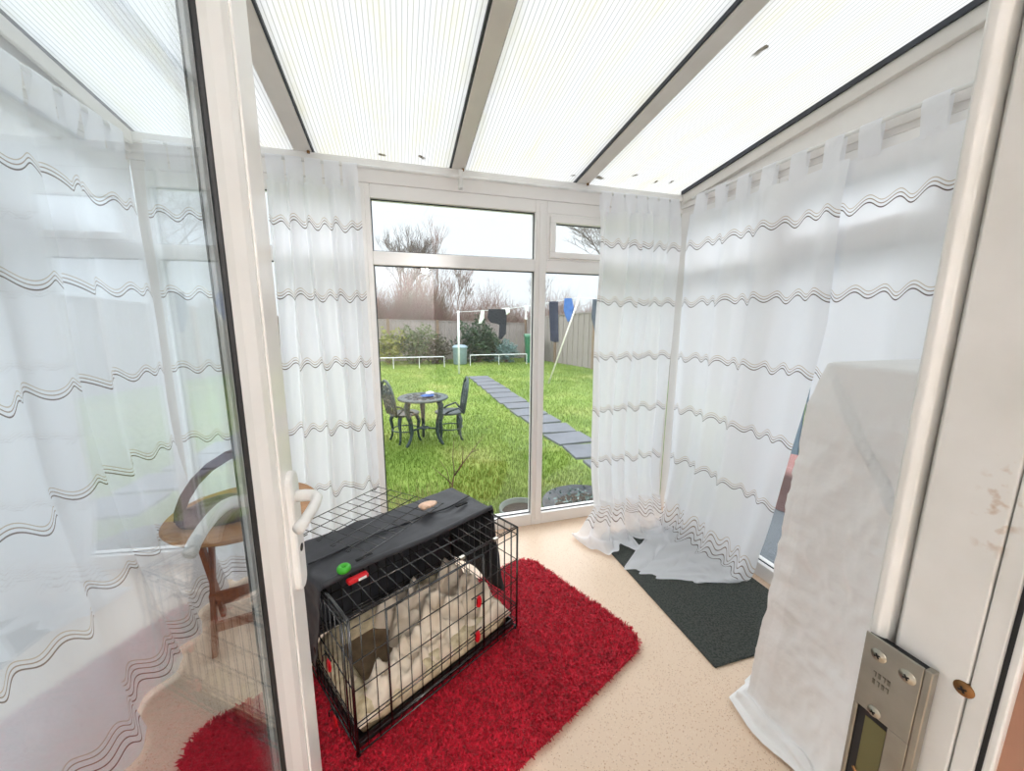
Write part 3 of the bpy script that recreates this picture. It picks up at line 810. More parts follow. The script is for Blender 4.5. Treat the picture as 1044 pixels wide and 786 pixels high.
# rolled front hem
hem = MB(); hem.tube([(x, .168+.004*math.sin(x*14), Hc+.024+.005*math.sin(x*9)) for x in lin_(-.006, Lc+.006, 24)], .011, 10); hem.build('rolled_hem', M['nylon'], cv, smooth=True)
sm = MB(); sm.tube([(x, .315, Hc+.022+.010*nz(x*6,.15*6,2)+.003*math.sin(x*9)+.003) for x in lin_(.0, Lc, 30)], .004, 8); sm.build('seam', M['nylon'], cv, smooth=True)
for (x, y) in ((.145,.205), (.62,.27)):
    sl = MB().box((x-.030, y-.008, Hc+.028), (x+.030, y+.008, Hc+.0345)); sl.build('slot', M['nylon_in'], cv, bevel=.003)
tg = MB().box((.060,.132,Hc+.004),(.128,.158,Hc+.018)); tgo = tg.build('fabric_tag', M['red'], cv, bevel=.005); tgo['label'] = 'red fabric tag on the front hem'
MB().box((.092,.130,Hc+.008),(.118,.133,Hc+.015)).build('print', M['white'], tgo)

# loose wire grid lying across the cover
def grid_panel():
    P0 = Vector((-.425, 1.515)); a = Vector((.707,.707)); b = Vector((.741,-.671)); La, Lb = .425, .375
    z = CZ+Hc+.050
    t = MB()
    for i in range(10):
        s_ = .02+i*(La-.02)/9
        p = P0+a*s_; q = p+b*Lb; t.tube([(p.x,p.y,z),(q.x,q.y,z)], .0015, 6)
    for i in range(6):
        p = P0+b*(Lb*i/5); q = p+a*La
        e = p-a*.012; e2 = p-a*.012+b*.012; e3 = p+b*.012
        if i in (0,): t.tube([(p.x,p.y,z+.003),(q.x,q.y,z+.003)], .0018, 6)
        else: t.tube([(e3.x,e3.y,z+.003),(e2.x,e2.y,z+.003),(e.x,e.y,z+.003),(p.x,p.y,z+.003),(q.x,q.y,z+.003)], .0018, 6)
    o = t.build('wire_grid_panel', M['wire'], smooth=True)
    tag(o, 'loose black wire grid lying across the black crate cover', 'wire panel')
grid_panel()
TZ = CZ+Hc+.034
def ringtoy(c, R_, r_):
    mb = MB(); n, m = 24, 12; vs = []
    for i in range(n):
        a = 2*PI*i/n
        for k in range(m):
            b = 2*PI*k/m; vs.append((c[0]+(R_+r_*math.cos(b))*math.cos(a), c[1]+(R_+r_*math.cos(b))*math.sin(a), c[2]+r_*1.25*math.sin(b)))
    mb.add(vs, [(i*m+k, ((i+1)%n)*m+k, ((i+1)%n)*m+(k+1)%m, i*m+(k+1)%m) for i in range(n) for k in range(m)])
    return mb.build('ring_toy', M['green'], smooth=True)
tag(ringtoy((-.205,1.215,TZ+.014), .0135, .0085), 'small bright green rubber ring on the front left of the black cover', 'toy')
ch = MB()
ch.lathe([(0,0),(.020,.001),(.034,.006),(.038,.011),(.030,.014),(.012,.012),(0,.011)], (0,0,0), 20, sy=.55)
ch.lathe([(0,.0),(.012,.002),(.016,.010),(.010,.016),(0,.018)], (-.022,-.010,.004), 12)
o = ch.build('dog_chew', M['chew'], smooth=True); o.location = (.085,1.57,CZ+Hc+.042); o.rotation_euler = (.1,.05,.5); o.scale = (1.2,1.2,1.2)
tag(o, 'pale peach dog chew lying on the wire grid above the black cover', 'dog chew')

# ---------------------------------------------------------------- stool behind the door, with bag
stl = empty('folding_stool', (-.66,1.76,0), .2); tag(stl, 'round topped wooden folding stool behind the open glass door', 'stool')
MB().lathe([(0,.533),(.245,.533),(.268,.539),(.274,.547),(.268,.555),(0,.557)], n=48, sy=1).build('seat', M['wood'], stl, smooth=False)
for s_ in (-1, 1):
    x = s_*.15
    for t_ in (-1, 1):
        xx = x-.012*(t_ > 0)*s_
        mb = MB(); mb.add([], [])
        p0 = Vector((xx, -t_*.13, 0)); p1 = Vector((xx, t_*.09, .533))
        dr = (p1-p0).normalized(); si = Vector((1,0,0)); up = dr.cross(si)
        vs = [p+si*a*.009+up*b*.018 for p in (p0, p1) for a, b in ((-1,-1),(1,-1),(1,1),(-1,1))]
        mb.add(vs, [(0,3,2,1),(4,5,6,7),(0,1,5,4),(1,2,6,5),(2,3,7,6),(3,0,4,7)]); mb.build('leg', M['woodred'], stl, bevel=.003)
for (y, z) in ((-.089,.10), (.089,.10), (-.05,.21), (.075,.49), (-.075,.49)):
    MB().box((-.15,y-.009,z-.02),(.15,y+.009,z+.02)).build('stretcher', M['woodred'], stl, bevel=.003)
bag = empty('handbag', (-.70,1.70,.557), .30); tag(bag, 'plum coloured bag with a tall stiff strap lying on the round stool', 'bag')
bm_ = MB()
def bagfn(u, v):
    a = 2*PI*u; r = [0,.9,1.0,.97,.85,.55,0]; zz = [0,.0,.018,.04,.056,.066,.068]
    k = v*6; i = min(5, int(k)); f = k-i; rad = r[i]*(1-f)+r[i+1]*f; z = zz[i]*(1-f)+zz[i+1]*f
    return (.165*rad*math.cos(a)+.01*nz(u*5,v*5,1), .095*rad*math.sin(a)+.01*nz(u*5,v*5,9), max(0,z*(1+.25*nz(math.cos(a)*1.5, math.sin(a)*1.5, 2))))
bm_.grid(bagfn, 36, 18).build('body', M['plum'], bag, smooth=True)
sp = MB(); pts = []
for (px_, pz_) in ((-.150,.02),(-.145,.06),(-.125,.11),(-.09,.165),(-.04,.215),(.02,.250),(.08,.268),(.13,.270),(.165,.25),(.178,.20),(.172,.12),(.155,.04)): pts.append((px_, .0, pz_))
def ribbon(mb, pts, w, th):
    P = [Vector(p) for p in pts]
    vs = []
    for i, p in enumerate(P):
        t = (P[min(i+1,len(P)-1)]-P[max(i-1,0)]).normalized(); s_ = Vector((0,1,0)); n_ = t.cross(s_).normalized()
        vs += [p+s_*w+n_*th, p-s_*w+n_*th, p-s_*w-n_*th, p+s_*w-n_*th]
    m = len(P); mb.add(vs, [(i*4+k, i*4+(k+1)%4, (i+1)*4+(k+1)%4, (i+1)*4+k) for i in range(m-1) for k in range(4)]+[(3,2,1,0),((m-1)*4,(m-1)*4+1,(m-1)*4+2,(m-1)*4+3)])
ribbon(sp, pts, .010, .017); sp.build('strap', M['plum'], bag, smooth=False, bevel=.002)

# ---------------------------------------------------------------- dead leaves on the roof
leaves = [((1.044,1.858),.020,'dead leaf on the roof beside the rafter, nearer the middle of the roof'),
 ((-.042,2.163),.017,'left of the two dead leaves at the low edge of the second roof sheet'),
 ((.148,2.140),.020,'right of the two dead leaves at the low edge of the second roof sheet'),
 ((1.150,2.13),.024,'ragged dead leaf on the roof against the foot of the right rafter'),
 ((1.263,1.213),.022,'lone dead leaf high up on the right roof sheet'),
 ((1.339,2.06),.013,'dead leaf near the low edge of the right roof sheet, nearest the rafter'),
 ((1.508,2.10),.015,'dead leaf midway along the low edge of the right roof sheet'),
 ((1.603,2.08),.014,'dead leaf on the roof nearest the far right corner'),
 ((.985,2.14),.012,'small dead leaf on the roof just left of the right rafter foot')]
for (x, y), r, lab in leaves:
    mb = MB(); n = 12; pl = []
    for k in range(n):
        a = 2*PI*k/n; q = r*(1+.35*random.uniform(-1,1))*(1 if k % 3 else .75); pl.append((q*math.cos(a)*1.25, q*.62*math.sin(a)))
    mb.prism(pl, 0, .0025); o = mb.build('dead_leaf', M['debris'])
    o.location = (x, y, zr(y)+.0212); o.rotation_euler = (-math.atan(.14), 0, random.uniform(0,3)); tag(o, lab, 'leaf', 'dead leaves on the roof')

# ================================================================ the garden
GZ = -.20
def sticks(P0, P1, r0, r1):
    P0 = np.asarray(P0, float); P1 = np.asarray(P1, float); n = len(P0)
    d = P1-P0; d /= np.linalg.norm(d, axis=1)[:,None]+1e-9
    a = np.cross(d, np.array([[.31,.77,.55]])); a /= np.linalg.norm(a, axis=1)[:,None]; b = np.cross(d, a)
    r0 = np.broadcast_to(r0, n)[:,None]; r1 = np.broadcast_to(r1, n)[:,None]
    V = []
    for P, r in ((P0, r0), (P1, r1)):
        for k in range(3):
            t = 2*PI*k/3; V.append(P+(a*math.cos(t)+b*math.sin(t))*r)
    V = np.stack(V, 1).reshape(-1, 3); i = np.arange(n)[:,None]*6
    F = np.concatenate([i+np.array([[k, (k+1) % 3, 3+(k+1) % 3, 3+k]]) for k in range(3)], 0)
    return V, F
def leaves_np(C, size, flat=.0):
    n = len(C); d = rng.normal(size=(n,3)); d[:,2] = d[:,2]*.7+.2; d /= np.linalg.norm(d, axis=1)[:,None]
    e = np.cross(d, rng.normal(size=(n,3))); e /= np.linalg.norm(e, axis=1)[:,None]
    s_ = (size*rng.uniform(.6, 1.3, n))[:,None]
    V = np.stack([C-d*s_, C+e*s_*.45, C+d*s_, C-e*s_*.45], 1).reshape(-1, 3)
    return V, np.arange(n)[:,None]*4+np.array([[0,1,2,3]])
# ground
mb = MB(); mb.grid(lambda u, v: (-22+u*50, -4+v*50, GZ-.012+(.012*nz(u*40, v*40, 3))), 120, 120)
lawn = mb.build('lawn', M['grass'], smooth=True); struct(lawn)
N = 170000
Y = 2.35+(12.6)*rng.random(N)**1.25; X = rng.uniform(-.42, .78, N)*(Y+.6)+.2
ok_ = ~((np.abs(X-(2.02+.02*(8-Y)*(Y<8))) < .26) & (Y > 3.2) & (Y < 10.2)); X, Y = X[ok_], Y[ok_]; N = len(X)
h = rng.uniform(.012,.042,N)*(1+.5*(rng.random(N) > .93)); an = rng.uniform(0,2*PI,N); ln = rng.uniform(.1,.8,N)*h; w = rng.uniform(.002,.004,N)*(1+Y/9)
c, s_ = np.cos(an), np.sin(an)
V = np.stack([np.stack([X-s_*w, Y+c*w, np.full(N,GZ-.015)],1), np.stack([X+s_*w, Y-c*w, np.full(N,GZ-.015)],1), np.stack([X+c*ln, Y+s_*ln, GZ+h],1)],1).reshape(-1,3)
o = MB().np(V, np.arange(N)[:,None]*3+np.array([[0,1,2]])).build('grass', M['grass']); tag(o, 'short green lawn grass filling the garden behind the window', 'grass', kind='stuff')

o = MB().box((1.95,-3,GZ-.05),(3.3,2.25,GZ+.02)).build('patio', pbr('patio_paving', (112,118,124), .85, vs=4, bump=.2), bevel=.004); struct(o)
o = MB().box((-2.6,-3,GZ-.05),(-1.25,6,GZ+.02)).build('patio', pbr('added_paving', (176,176,176), .85, vs=4, bump=.2), bevel=.004); struct(o)  # unseen grey paving, added to keep green lawn light off the left curtains
# stepping stones
y = 3.30; i = 0; ords = ['nearest','second nearest','third nearest','fourth nearest','fifth nearest','sixth nearest','seventh nearest','eighth nearest','ninth nearest','tenth nearest','eleventh nearest','twelfth nearest','farthest but one','farthest']
for i in range(14):
    y = 3.42+i*.50; xc = 2.02+.10*max(0, min(1, (7-y)/3))
    if i < 2: xc += .03
    mb = MB(); w_, d_ = .27, .215; j = [random.uniform(-.02,.02) for _ in range(8)]
    mb.prism([(-w_+j[0],-d_+j[1]),(w_+j[2],-d_+j[3]),(w_+j[4],d_+j[5]),(-w_+j[6],d_+j[7])], -.03, .018)
    o = mb.build('paving_slab', M['slate'], bevel=.006); o.location = (xc, y, GZ); o.rotation_euler = (0,0,random.uniform(-.07,.07))
    tag(o, ords[i]+' grey slab of the stepping stone path across the lawn', 'paving slab', 'stepping stone path slabs')

# cast metal table and chairs
tb = empty('garden_table', (.25,4.75,GZ)); tag(tb, 'round dark green cast metal table on the lawn between two chairs', 'table')
tt = MB(); tt.lathe([(0,.570),(.285,.570),(.305,.575),(.310,.588),(.300,.598),(.275,.600),(.268,.594),(0,.594)], n=48)
tt.build('tabletop', M['castiron'], tb, smooth=False)
pt = MB()
for k in range(12):
    a = 2*PI*k/12
    for r_ in (.10,.19): pt.tube([(r_*math.cos(a)+.03*math.cos(b), r_*math.sin(a)+.03*math.sin(b), .596) for b in lin_(0, 2*PI, 9)], .005, 5, cap=False)
pt.build('lattice', pbr('lattice_dark', (40,50,58), .5), tb, smooth=True)
for a in (PI*.5, PI*.5+2*PI/3, PI*.5+4*PI/3):
    cx, cy = math.cos(a), math.sin(a)
    pr = [(.20,.575),(.235,.50),(.225,.40),(.185,.28),(.175,.17),(.20,.08),(.245,.012),(.26,.0)]
    MB().tube([(cx*r_, cy*r_, z) for r_, z in pr], [.034,.036,.032,.025,.020,.018,.020,.014], 8).build('leg', M['castiron'], tb, smooth=True)
st_ = MB()
for a in (PI*.5, PI*.5+2*PI/3, PI*.5+4*PI/3): st_.tube([(0,0,.20),(.185*math.cos(a),.185*math.sin(a),.20)], .011, 6)
st_.lathe([(.05,.19),(.065,.195),(.065,.205),(.05,.21),(.05,.19)], n=20); st_.build('stretcher', M['castiron'], tb, smooth=True)
def gchair(loc, rz, label):
    ch = empty('garden_chair', loc, rz); tag(ch, label, 'chair', 'cast metal garden chairs')
    s_ = MB(); s_.lathe([(0,.345),(.165,.345),(.185,.352),(.19,.365),(.18,.372),(0,.366)], n=32, sy=.95); s_.build('seat', M['castiron'], ch)
    # backrest: rounded frame with lattice, facing +x (sitter looks towards +x)
    b_ = MB(); lean = .16
    def bp(a_, z): return (-.165-lean*(z-.36), a_, z)
    fr_ = [(.165*(1-.0) if False else .15*math.sin(t)**1.0 if False else None) for t in ()]
    out = [( .13,.36),(.155,.46),(.165,.56),(.155,.66),(.12,.74),(.06,.79),(0,.805)]
    pts = [bp(a_, z) for a_, z in out] + [bp(-a_, z) for a_, z in out[-2::-1]]
    b_.tube(pts, .017, 8)
    for k in (-2,-1,0,1,2):
        a_ = k*.045; b_.tube([bp(a_*1.1,.37), bp(a_*1.6+.012*math.sin(k*2),.50), bp(a_*.7,.62), bp(a_*1.3,.74-.01*abs(k)*3)], .010, 6)
    for z, w_ in ((.46,.15),(.58,.16),(.69,.14)):
        b_.tube([bp(-w_,z), bp(-w_*.5,z+.035), bp(0,z-.01), bp(w_*.5,z+.035), bp(w_,z)], .011, 6)
    for (a_, z) in ((0,.52),(-.075,.52),(.075,.52),(-.06,.65),(.06,.65),(0,.72)):
        b_.tube([(bp(a_+.026*math.cos(t), z+.030*math.sin(t))) for t in lin_(0,2*PI,9)], .010, 5, cap=False)
    for s2 in (-1,1): b_.tube([bp(s2*.13,.36), (-.10,s2*.17,.44), (.02,s2*.165,.40), (.06,s2*.15,.37)], .013, 6)
    b_.build('backrest', M['castiron'], ch, smooth=True)
    for a in (PI*.25, PI*.75, PI*1.25, PI*1.75):
        cx, cy = math.cos(a), math.sin(a)
        MB().tube([(cx*.15,cy*.15,.35),(cx*.185,cy*.185,.27),(cx*.165,cy*.165,.15),(cx*.175,cy*.175,.06),(cx*.205,cy*.205,.0)], [.026,.024,.017,.014,.016], 8).build('leg', M['castiron'], ch, smooth=True)
    q = MB(); q.tube([(.165*math.cos(t),.165*math.sin(t),.155) for t in lin_(0,2*PI,20)], .008, 6, cap=False); q.build('stretcher', M['castiron'], ch, smooth=True)
gchair((.02,4.92,GZ), .42, 'cast metal garden chair left of the round garden table, partly behind the curtain')
gchair((.585,4.86,GZ), PI-.02, 'cast metal garden chair right of the round garden table')
ct = empty('cloth_bundle', (.31,4.70,GZ+.6)); tag(ct, 'white and blue cloth bundle lying on the round garden table', 'cloth')
def blob(mb, c, r, seed, n=14):
    mb.grid(lambda u, v: (c[0]+r[0]*math.cos(2*PI*u)*math.sin(PI*v)*(1+.3*nz(math.cos(2*PI*u)*2, math.sin(2*PI*u)*2+seed, v*3)), c[1]+r[1]*math.sin(2*PI*u)*math.sin(PI*v)*(1+.3*nz(math.cos(2*PI*u)*2, math.sin(2*PI*u)*2+seed, v*3)), c[2]+r[2]*(1-math.cos(PI*v))), n, n)
    return mb
blob(MB(), (0,0,0), (.085,.05,.018), 1).build('blue_cloth', M['clothblue'], ct, smooth=True)
blob(MB(), (.02,.0,.028), (.05,.035,.022), 4).build('white_cloth', M['clothwhite'], ct, smooth=True)

# washing line
LA = Vector((1.6,10.8,1.55)); LB = Vector((4.07,8.3,1.87)); LC = Vector((5.9,6.45,1.70))
pl = empty('washing_line_post', (1.6,10.8,GZ)); tag(pl, 'tall white washing line post standing on the lawn', 'post')
MB().tube([(0,0,0),(0.01,0,1.78)], .030, 12).build('pole', M['polewhite'], pl, smooth=True); MB().tube([(-.05,0,1.74),(.05,0,1.74)], .010, 8).build('hook', M['polewhite'], pl)
ln_ = MB(); ln_.tube([LA+(LB-LA)*t+Vector((0,0,-.07*math.sin(PI*t))) for t in lin_(0,1,14)] + [LB+(LC-LB)*t+Vector((0,0,-.05*math.sin(PI*t))) for t in lin_(.08,1,12)], .007, 5)
o = ln_.build('washing_line', M['polewhite'], smooth=True); tag(o, 'thin washing line running from white post to the right over the lawn', 'washing line')
o = MB().tube([(3.46,8.55,GZ), (4.10,8.30,1.93)], .020, 8).build('clothes_prop', M['propwood'], smooth=True); tag(o, 'pale pole propping up the washing line at a slant', 'prop')
def at(t):
    if t < 1: return LA+(LB-LA)*t+Vector((0,0,-.07*math.sin(PI*t)))
    t -= 1; return LB+(LC-LB)*t+Vector((0,0,-.05*math.sin(PI*t)))
def garment(name, label, t, outline, mat, th=.025, dz=0):
    """outline in (along line, down) metres, closed; hung cloth with folds"""
    p = at(t); dr = (LB-LA if t < 1 else LC-LB); dr.z = 0; dr.normalize(); nn = Vector((-dr.y, dr.x, 0))
    a0 = min(a for a, _ in outline); a1 = max(a for a, _ in outline); b1 = max(b for _, b in outline)
    mb = MB(); n = len(outline)
    for sgn in (1,-1):
        vs = []
        for a, b in outline:
            q = p+dr*a+nn*(sgn*(th*.5+.3*th*math.sin(a*60+b*9))+.02*math.sin(b*7)*(b/b1)); vs.append((q.x, q.y, p.z-b+dz))
        mb.add(vs, [tuple(range(n)) if sgn > 0 else tuple(range(n))[::-1]])
    mb.add([], []); 
    mb.f += [(i, n+i, n+(i+1) % n, (i+1) % n) for i in range(n)]; mb.mi += [0]*n
    o = mb.build(name, mat); o.modifiers.new('b','BEVEL').width = .006
    tag(o, label, 'garment', 'clothes on the washing line'); return o
garment('sock', 'small white sock pegged at the left end of the washing', .235, [(-.05,-.01),(.05,-.01),(.04,.20),(-.06,.34),(-.14,.35),(-.12,.24)], M['clothwhite'])
garment('trousers', 'black garment with a hanging leg between two white items on the line', .375, [(-.30,-.01),(.22,-.01),(.25,.15),(.24,.62),(.10,.78),(.02,.76),(.03,.40),(-.10,.36),(-.24,.34),(-.34,.22)], M['clothblack'])
garment('sock', 'white sock pegged right of the black garment on the line', .44, [(-.12,-.02),(.10,-.03),(.10,.10),(-.06,.20),(-.16,.16)], M['clothwhite'], th=.06)
garment('cloth', 'small white cloth pegged beside the window mullion on the line', .61, [(-.07,-.02),(.07,-.02),(.05,.14),(.0,.10),(.02,.34),(-.06,.32),(-.03,.12)], M['clothwhite'])
garment('trousers', 'dark navy trousers hanging on the line right of the window mullion', .825, [(-.14,-.01),(.10,-.01),(.12,.50),(.14,.96),(.03,.98),(-.08,.94),(-.11,.5)], M['clothnavy'])
garment('top', 'bright blue garment hanging beside the slanting prop', .93, [(-.10,-.02),(.07,-.02),(.12,.20),(.08,.48),(.0,.54),(-.05,.42),(-.11,.25)], M['clothblue'], th=.07)
garment('trousers', 'dark grey garment hanging at the edge of the right curtain', 1.20, [(-.18,-.01),(.18,-.01),(.20,.40),(.12,.75),(-.10,.72),(-.20,.4)], M['clothgrey'])

# bins
def wheelie(loc):
    b = empty('wheelie_bin', loc, -.25); tag(b, 'green wheelie bin standing against the fence, next to the mullion', 'bin')
    mb = MB(); lo = [(-.22,-.27),(.22,-.27),(.22,.25),(-.22,.25)]; hi = [(-.28,-.34),(.28,-.34),(.28,.33),(-.28,.33)]
    mb.add([(x,y,.04) for x,y in lo]+[(x,y,.98) for x,y in hi], [(3,2,1,0),(4,5,6,7),(0,1,5,4),(1,2,6,5),(2,3,7,6),(3,0,4,7)]); mb.build('body', M['binGreen'], b, bevel=.02)
    mb = MB(); mb.add([(-.30,-.37,.98),(.30,-.37,.98),(.30,.35,.98),(-.30,.35,.98),(-.26,-.33,1.05),(.26,-.33,1.05),(.28,.35,1.08),(-.28,.35,1.08)], [(3,2,1,0),(4,5,6,7),(0,1,5,4),(1,2,6,5),(2,3,7,6),(3,0,4,7)]); mb.build('lid', M['binGreen'], b, bevel=.015)
    MB().tube([(-.2,.38,.97),(.2,.38,.97)], .018, 8).build('handle', M['binGreen'], b)
    for s_ in (-1,1): MB().tube([(s_*.20,.28,.10),(s_*.25,.28,.10)], .10, 16).build('wheel', M['rubber'], b)
wheelie((4.66,13.2,GZ-.05))
bn = empty('dustbin', (2.0,13.2,GZ)); tag(bn, 'pale grey dustbin behind the white washing line post', 'bin')
MB().lathe([(.20,0),(.23,.02),(.25,.55),(.265,.57),(.25,.58)], n=24).build('body', M['binGrey'], bn, smooth=True); MB().lathe([(.27,.56),(.275,.60),(.20,.66),(.0,.68)], n=24).build('lid', M['binGrey'], bn, smooth=True)

# low white rail in front of the beds
def lowrail(x0, x1, y, label):
    r = empty('border_rail', (x0, y, GZ)); tag(r, label, 'rail', 'low white border rails')
    MB().tube([(0,0,.36),(x1-x0,0,.36)], .014, 8).build('bar', M['polewhite'], r)
    n = max(2, int((x1-x0)/.75)+1)
    for k in range(n): MB().tube([((x1-x0)*k/(n-1),0,0),((x1-x0)*k/(n-1),0,.36)], .011, 6).build('post', M['polewhite'], r)
lowrail(-1.0, 1.35, 12.3, 'low white rail edging the bed left of the washing line post')
lowrail(2.25, 4.25, 12.6, 'low white rail edging the bed between post and green bin')
# fences
def fence(p, q, h, top, name, label, n_posts, gz=GZ):
    p = Vector((p[0],p[1],0)); q = Vector((q[0],q[1],0)); d_ = q-p; L = d_.length; an = math.atan2(d_.y, d_.x)
    f = empty(name, (p.x,p.y,gz), an); tag(f, label, 'fence')
    nb = int(L/.13); k = 0; per = max(1, nb//n_posts)
    for j in range(n_posts):
        mb = MB(); a0 = L*j/n_posts; a1 = L*(j+1)/n_posts; m = int((a1-a0)/.13)
        for i in range(m):
            x0 = a0+(a1-a0)*i/m; x1 = a0+(a1-a0)*(i+1)/m-.006; dd = .018*(i % 2)
            tz = h[0]+(h[1]-h[0])*x0/L
            mb.box((x0,dd,0),(x1,dd+.02,tz-.03+random.uniform(-.012,.004)))
        t0 = h[0]+(h[1]-h[0])*a0/L; t1 = h[0]+(h[1]-h[0])*a1/L
        mb.add([(a0,-.02,t0-.03),(a1,-.02,t1-.03),(a1,.06,t1-.03),(a0,.06,t0-.03),(a0,-.02,t0),(a1,-.02,t1),(a1,.06,t1),(a0,.06,t0)], [(0,3,2,1),(4,5,6,7),(0,1,5,4),(1,2,6,5),(2,3,7,6),(3,0,4,7)])
        mb.build('board_panel', M['fence'], f)
        MB().box((a0-.05,-.06,0),(a0+.05,.04,t0+.02)).build('post', M['fencepost'], f)
fence((-7.5,14.6), (4.95,14.8), (1.68,1.42), 0, 'fence', 'weathered vertical board fence along the back of the garden', 7)
fence((4.95,14.8), (8.8,-1.0), (1.62,2.4), 0, 'fence', 'weathered board fence along the right side of the garden behind the washing', 8)

M['bluefence'] = pbr('blue_grey_boards', (112,132,150), .7, vs=6, var=.06, stretch=(10,10,.6))
_f = M['fence']; M['fence'] = M['bluefence']
fence((3.3,3.0), (3.3,-2.6), (1.75,1.75), 0, 'fence', 'blue grey board fence outside the right wall, glimpsed through the gap beside the sheet', 3)
M['fence'] = _f
fence((-2.6,6.0), (-2.6,-2.6), (1.75,1.75), 0, 'fence', 'unseen pale board fence added outside the curtained left wall', 4)  # hidden by the curtains; added to reduce the green cast coming through them
# shrubs in the back border
def shrub(c, rx, ry, rz, n, size, mat, name, label, stems=14, twigs=0):
    t = empty(name, (c[0],c[1],GZ)); tag(t, label, 'shrub', 'shrubs in the back border')
    d_ = rng.normal(size=(n,3)); d_ /= np.linalg.norm(d_, axis=1)[:,None]; r_ = rng.random(n)[:,None]**.45
    C = d_*r_*np.array([[rx,ry,rz]])*(1+.28*np.sin(d_[:,:1]*7+d_[:,2:]*5+c[0])); C[:,2] += rz*.95; C[:,2] = np.maximum(C[:,2], .04)
    V, F = leaves_np(C, size); MB().np(V, F).build('foliage', mat, t)
    P1 = C[rng.integers(0, n, stems+twigs)]; P0 = np.zeros_like(P1); P0[:,0] = rng.uniform(-.15,.15,len(P1))*rx; P0[:,1] = rng.uniform(-.15,.15,len(P1))*ry
    V, F = sticks(P0, P1*1.04, .014, .004); MB().np(V, F).build('stem', M['twig'], t)
shrub((-.35,13.6),.55,.45,.62,1500,.055,M['leafyel'],'yellow_green_shrub','yellow green shrub at the left edge of the back border')
shrub((.55,13.7),.75,.5,.68,2400,.06,M['leafmid'],'mixed_green_shrub','wide mid green shrub in the left part of the back border')
shrub((1.25,13.5),.45,.4,.50,1300,.05,M['leafbrown'],'brownish_shrub','brownish shrub just left of the washing line post')
shrub((2.75,13.7),.85,.6,.80,3800,.055,M['leafdk'],'dark_green_shrub','big dark green shrub right of the washing line post')
shrub((3.75,13.4),.50,.4,.42,1500,.045,M['leafblue'],'blue_green_shrub','low blue green shrub beside the green bin')
shrub((3.35,14.2),.55,.35,.60,900,.05,M['leafbrown'],'bare_brown_shrub','brownish half bare shrub against the fence behind the blue green one', twigs=60)

# hedgerow of bare reddish twigs beyond the fence: one countless thicket per stretch
def thicket(x0, x1, y, z0, z1, n, mat, name, label):
    X = rng.uniform(x0,x1,n); Y_ = y+rng.uniform(-.9,.9,n); hh = rng.uniform(.35,1,n)*(z1-z0)*(1+.22*np.sin(X*2.1)+.12*np.sin(X*5.3))
    P0 = np.stack([X,Y_,z0+rng.uniform(0,1,n)*hh*.55],1); P1 = P0+np.stack([rng.normal(0,.28,n),rng.normal(0,.2,n),hh*.42],1)
    P0[:n//8,2] = GZ
    V, F = sticks(P0, P1, rng.uniform(.004,.011,n), .002)
    P2 = P0+(P1-P0)*rng.uniform(.3,.9,n)[:,None]; P3 = P2+np.stack([rng.normal(0,.26,n),rng.normal(0,.2,n),rng.uniform(.05,.42,n)],1)
    V2, F2 = sticks(P2, P3, .004, .0015)
    o = MB().np(V, F).np(V2, F2).build(name, mat); tag(o, label, 'hedge', kind='stuff')
thicket(-3.2,2.1,16.0,.7,3.5,4200,M['twigred'],'bare_hedge','reddish bare hedge above the fence, left half of the garden view')
thicket(1.9,9.2,16.4,.6,2.75,4200,M['twigred'],'bare_hedge','lower brownish bare hedge above the fence, right half of the garden view')

def tree(c, h, seed, name, label, spread=.5, depth=6, lean=(0,0), r0=.09, mat='bark', split=(2,3), shrink=.74, up=.18):
    R_ = random.Random(seed); t = empty(name, (c[0],c[1],GZ)); tag(t, label, 'tree', 'bare trees beyond the fence')
    P0, P1, ra, rb_ = [], [], [], []; trunk = MB()
    def grow(p, d_, l, r, k):
        q = p; segs = 3
        for s_ in range(segs):
            d2 = (d_+Vector((R_.gauss(0,.13),R_.gauss(0,.13),R_.gauss(0,.06)+.03))).normalized()
            q2 = q+d2*(l/segs)
            ra_ = r*(1-.28*s_/segs); rb2 = r*(1-.28*(s_+1)/segs)
            if k >= depth-1: trunk.tube([q,q2],[ra_,rb2],7)
            else: P0.append(q[:]); P1.append(q2[:]); ra.append(ra_); rb_.append(rb2)
            if s_ and k < depth-0 and k > 0:
                a = R_.uniform(0,2*PI); sd = Vector((math.cos(a),math.sin(a),0)); nd = (d2*.6+sd*spread*1.2+Vector((0,0,up))).normalized()
                grow(q2, nd, l*shrink*R_.uniform(.6,1), rb2*.55, k-1)
            q, d_ = q2, d2
        if k > 0:
            for _ in range(R_.randint(*split)):
                a = R_.uniform(0,2*PI); sd = Vector((math.cos(a),math.sin(a),0)); nd = (d_+sd*spread*R_.uniform(.5,1.2)+Vector((0,0,up))).normalized()
                grow(q, nd, l*shrink*R_.uniform(.8,1.1), r*.66, k-1)
    grow(Vector((0,0,0)), Vector((lean[0],lean[1],1)).normalized(), h*.27, r0, depth)
    trunk.build('trunk', M[mat], t, smooth=True)
    V, F = sticks(P0, P1, np.maximum(np.array(ra)*.8,.0035), np.maximum(np.array(rb_)*.8,.0028)); MB().np(V, F).build('branches', M[mat], t)
tree((-.3,18.5), 6.6, 3, 'bare_tree', 'bare grey tree beyond the fence at the left edge of the garden window', depth=5, spread=.42)
tree((.5,18.0), 6.9, 15, 'bare_tree', 'slender bare tree with upright twigs behind the hedge, left of mid window', depth=5, spread=.30, up=.40, r0=.055)
tree((1.9,19.0), 6.6, 11, 'bare_tree', 'bare reddish tree with upright twigs beyond the fence near mid window', depth=5, spread=.34, up=.35, mat='twigred', r0=.06)
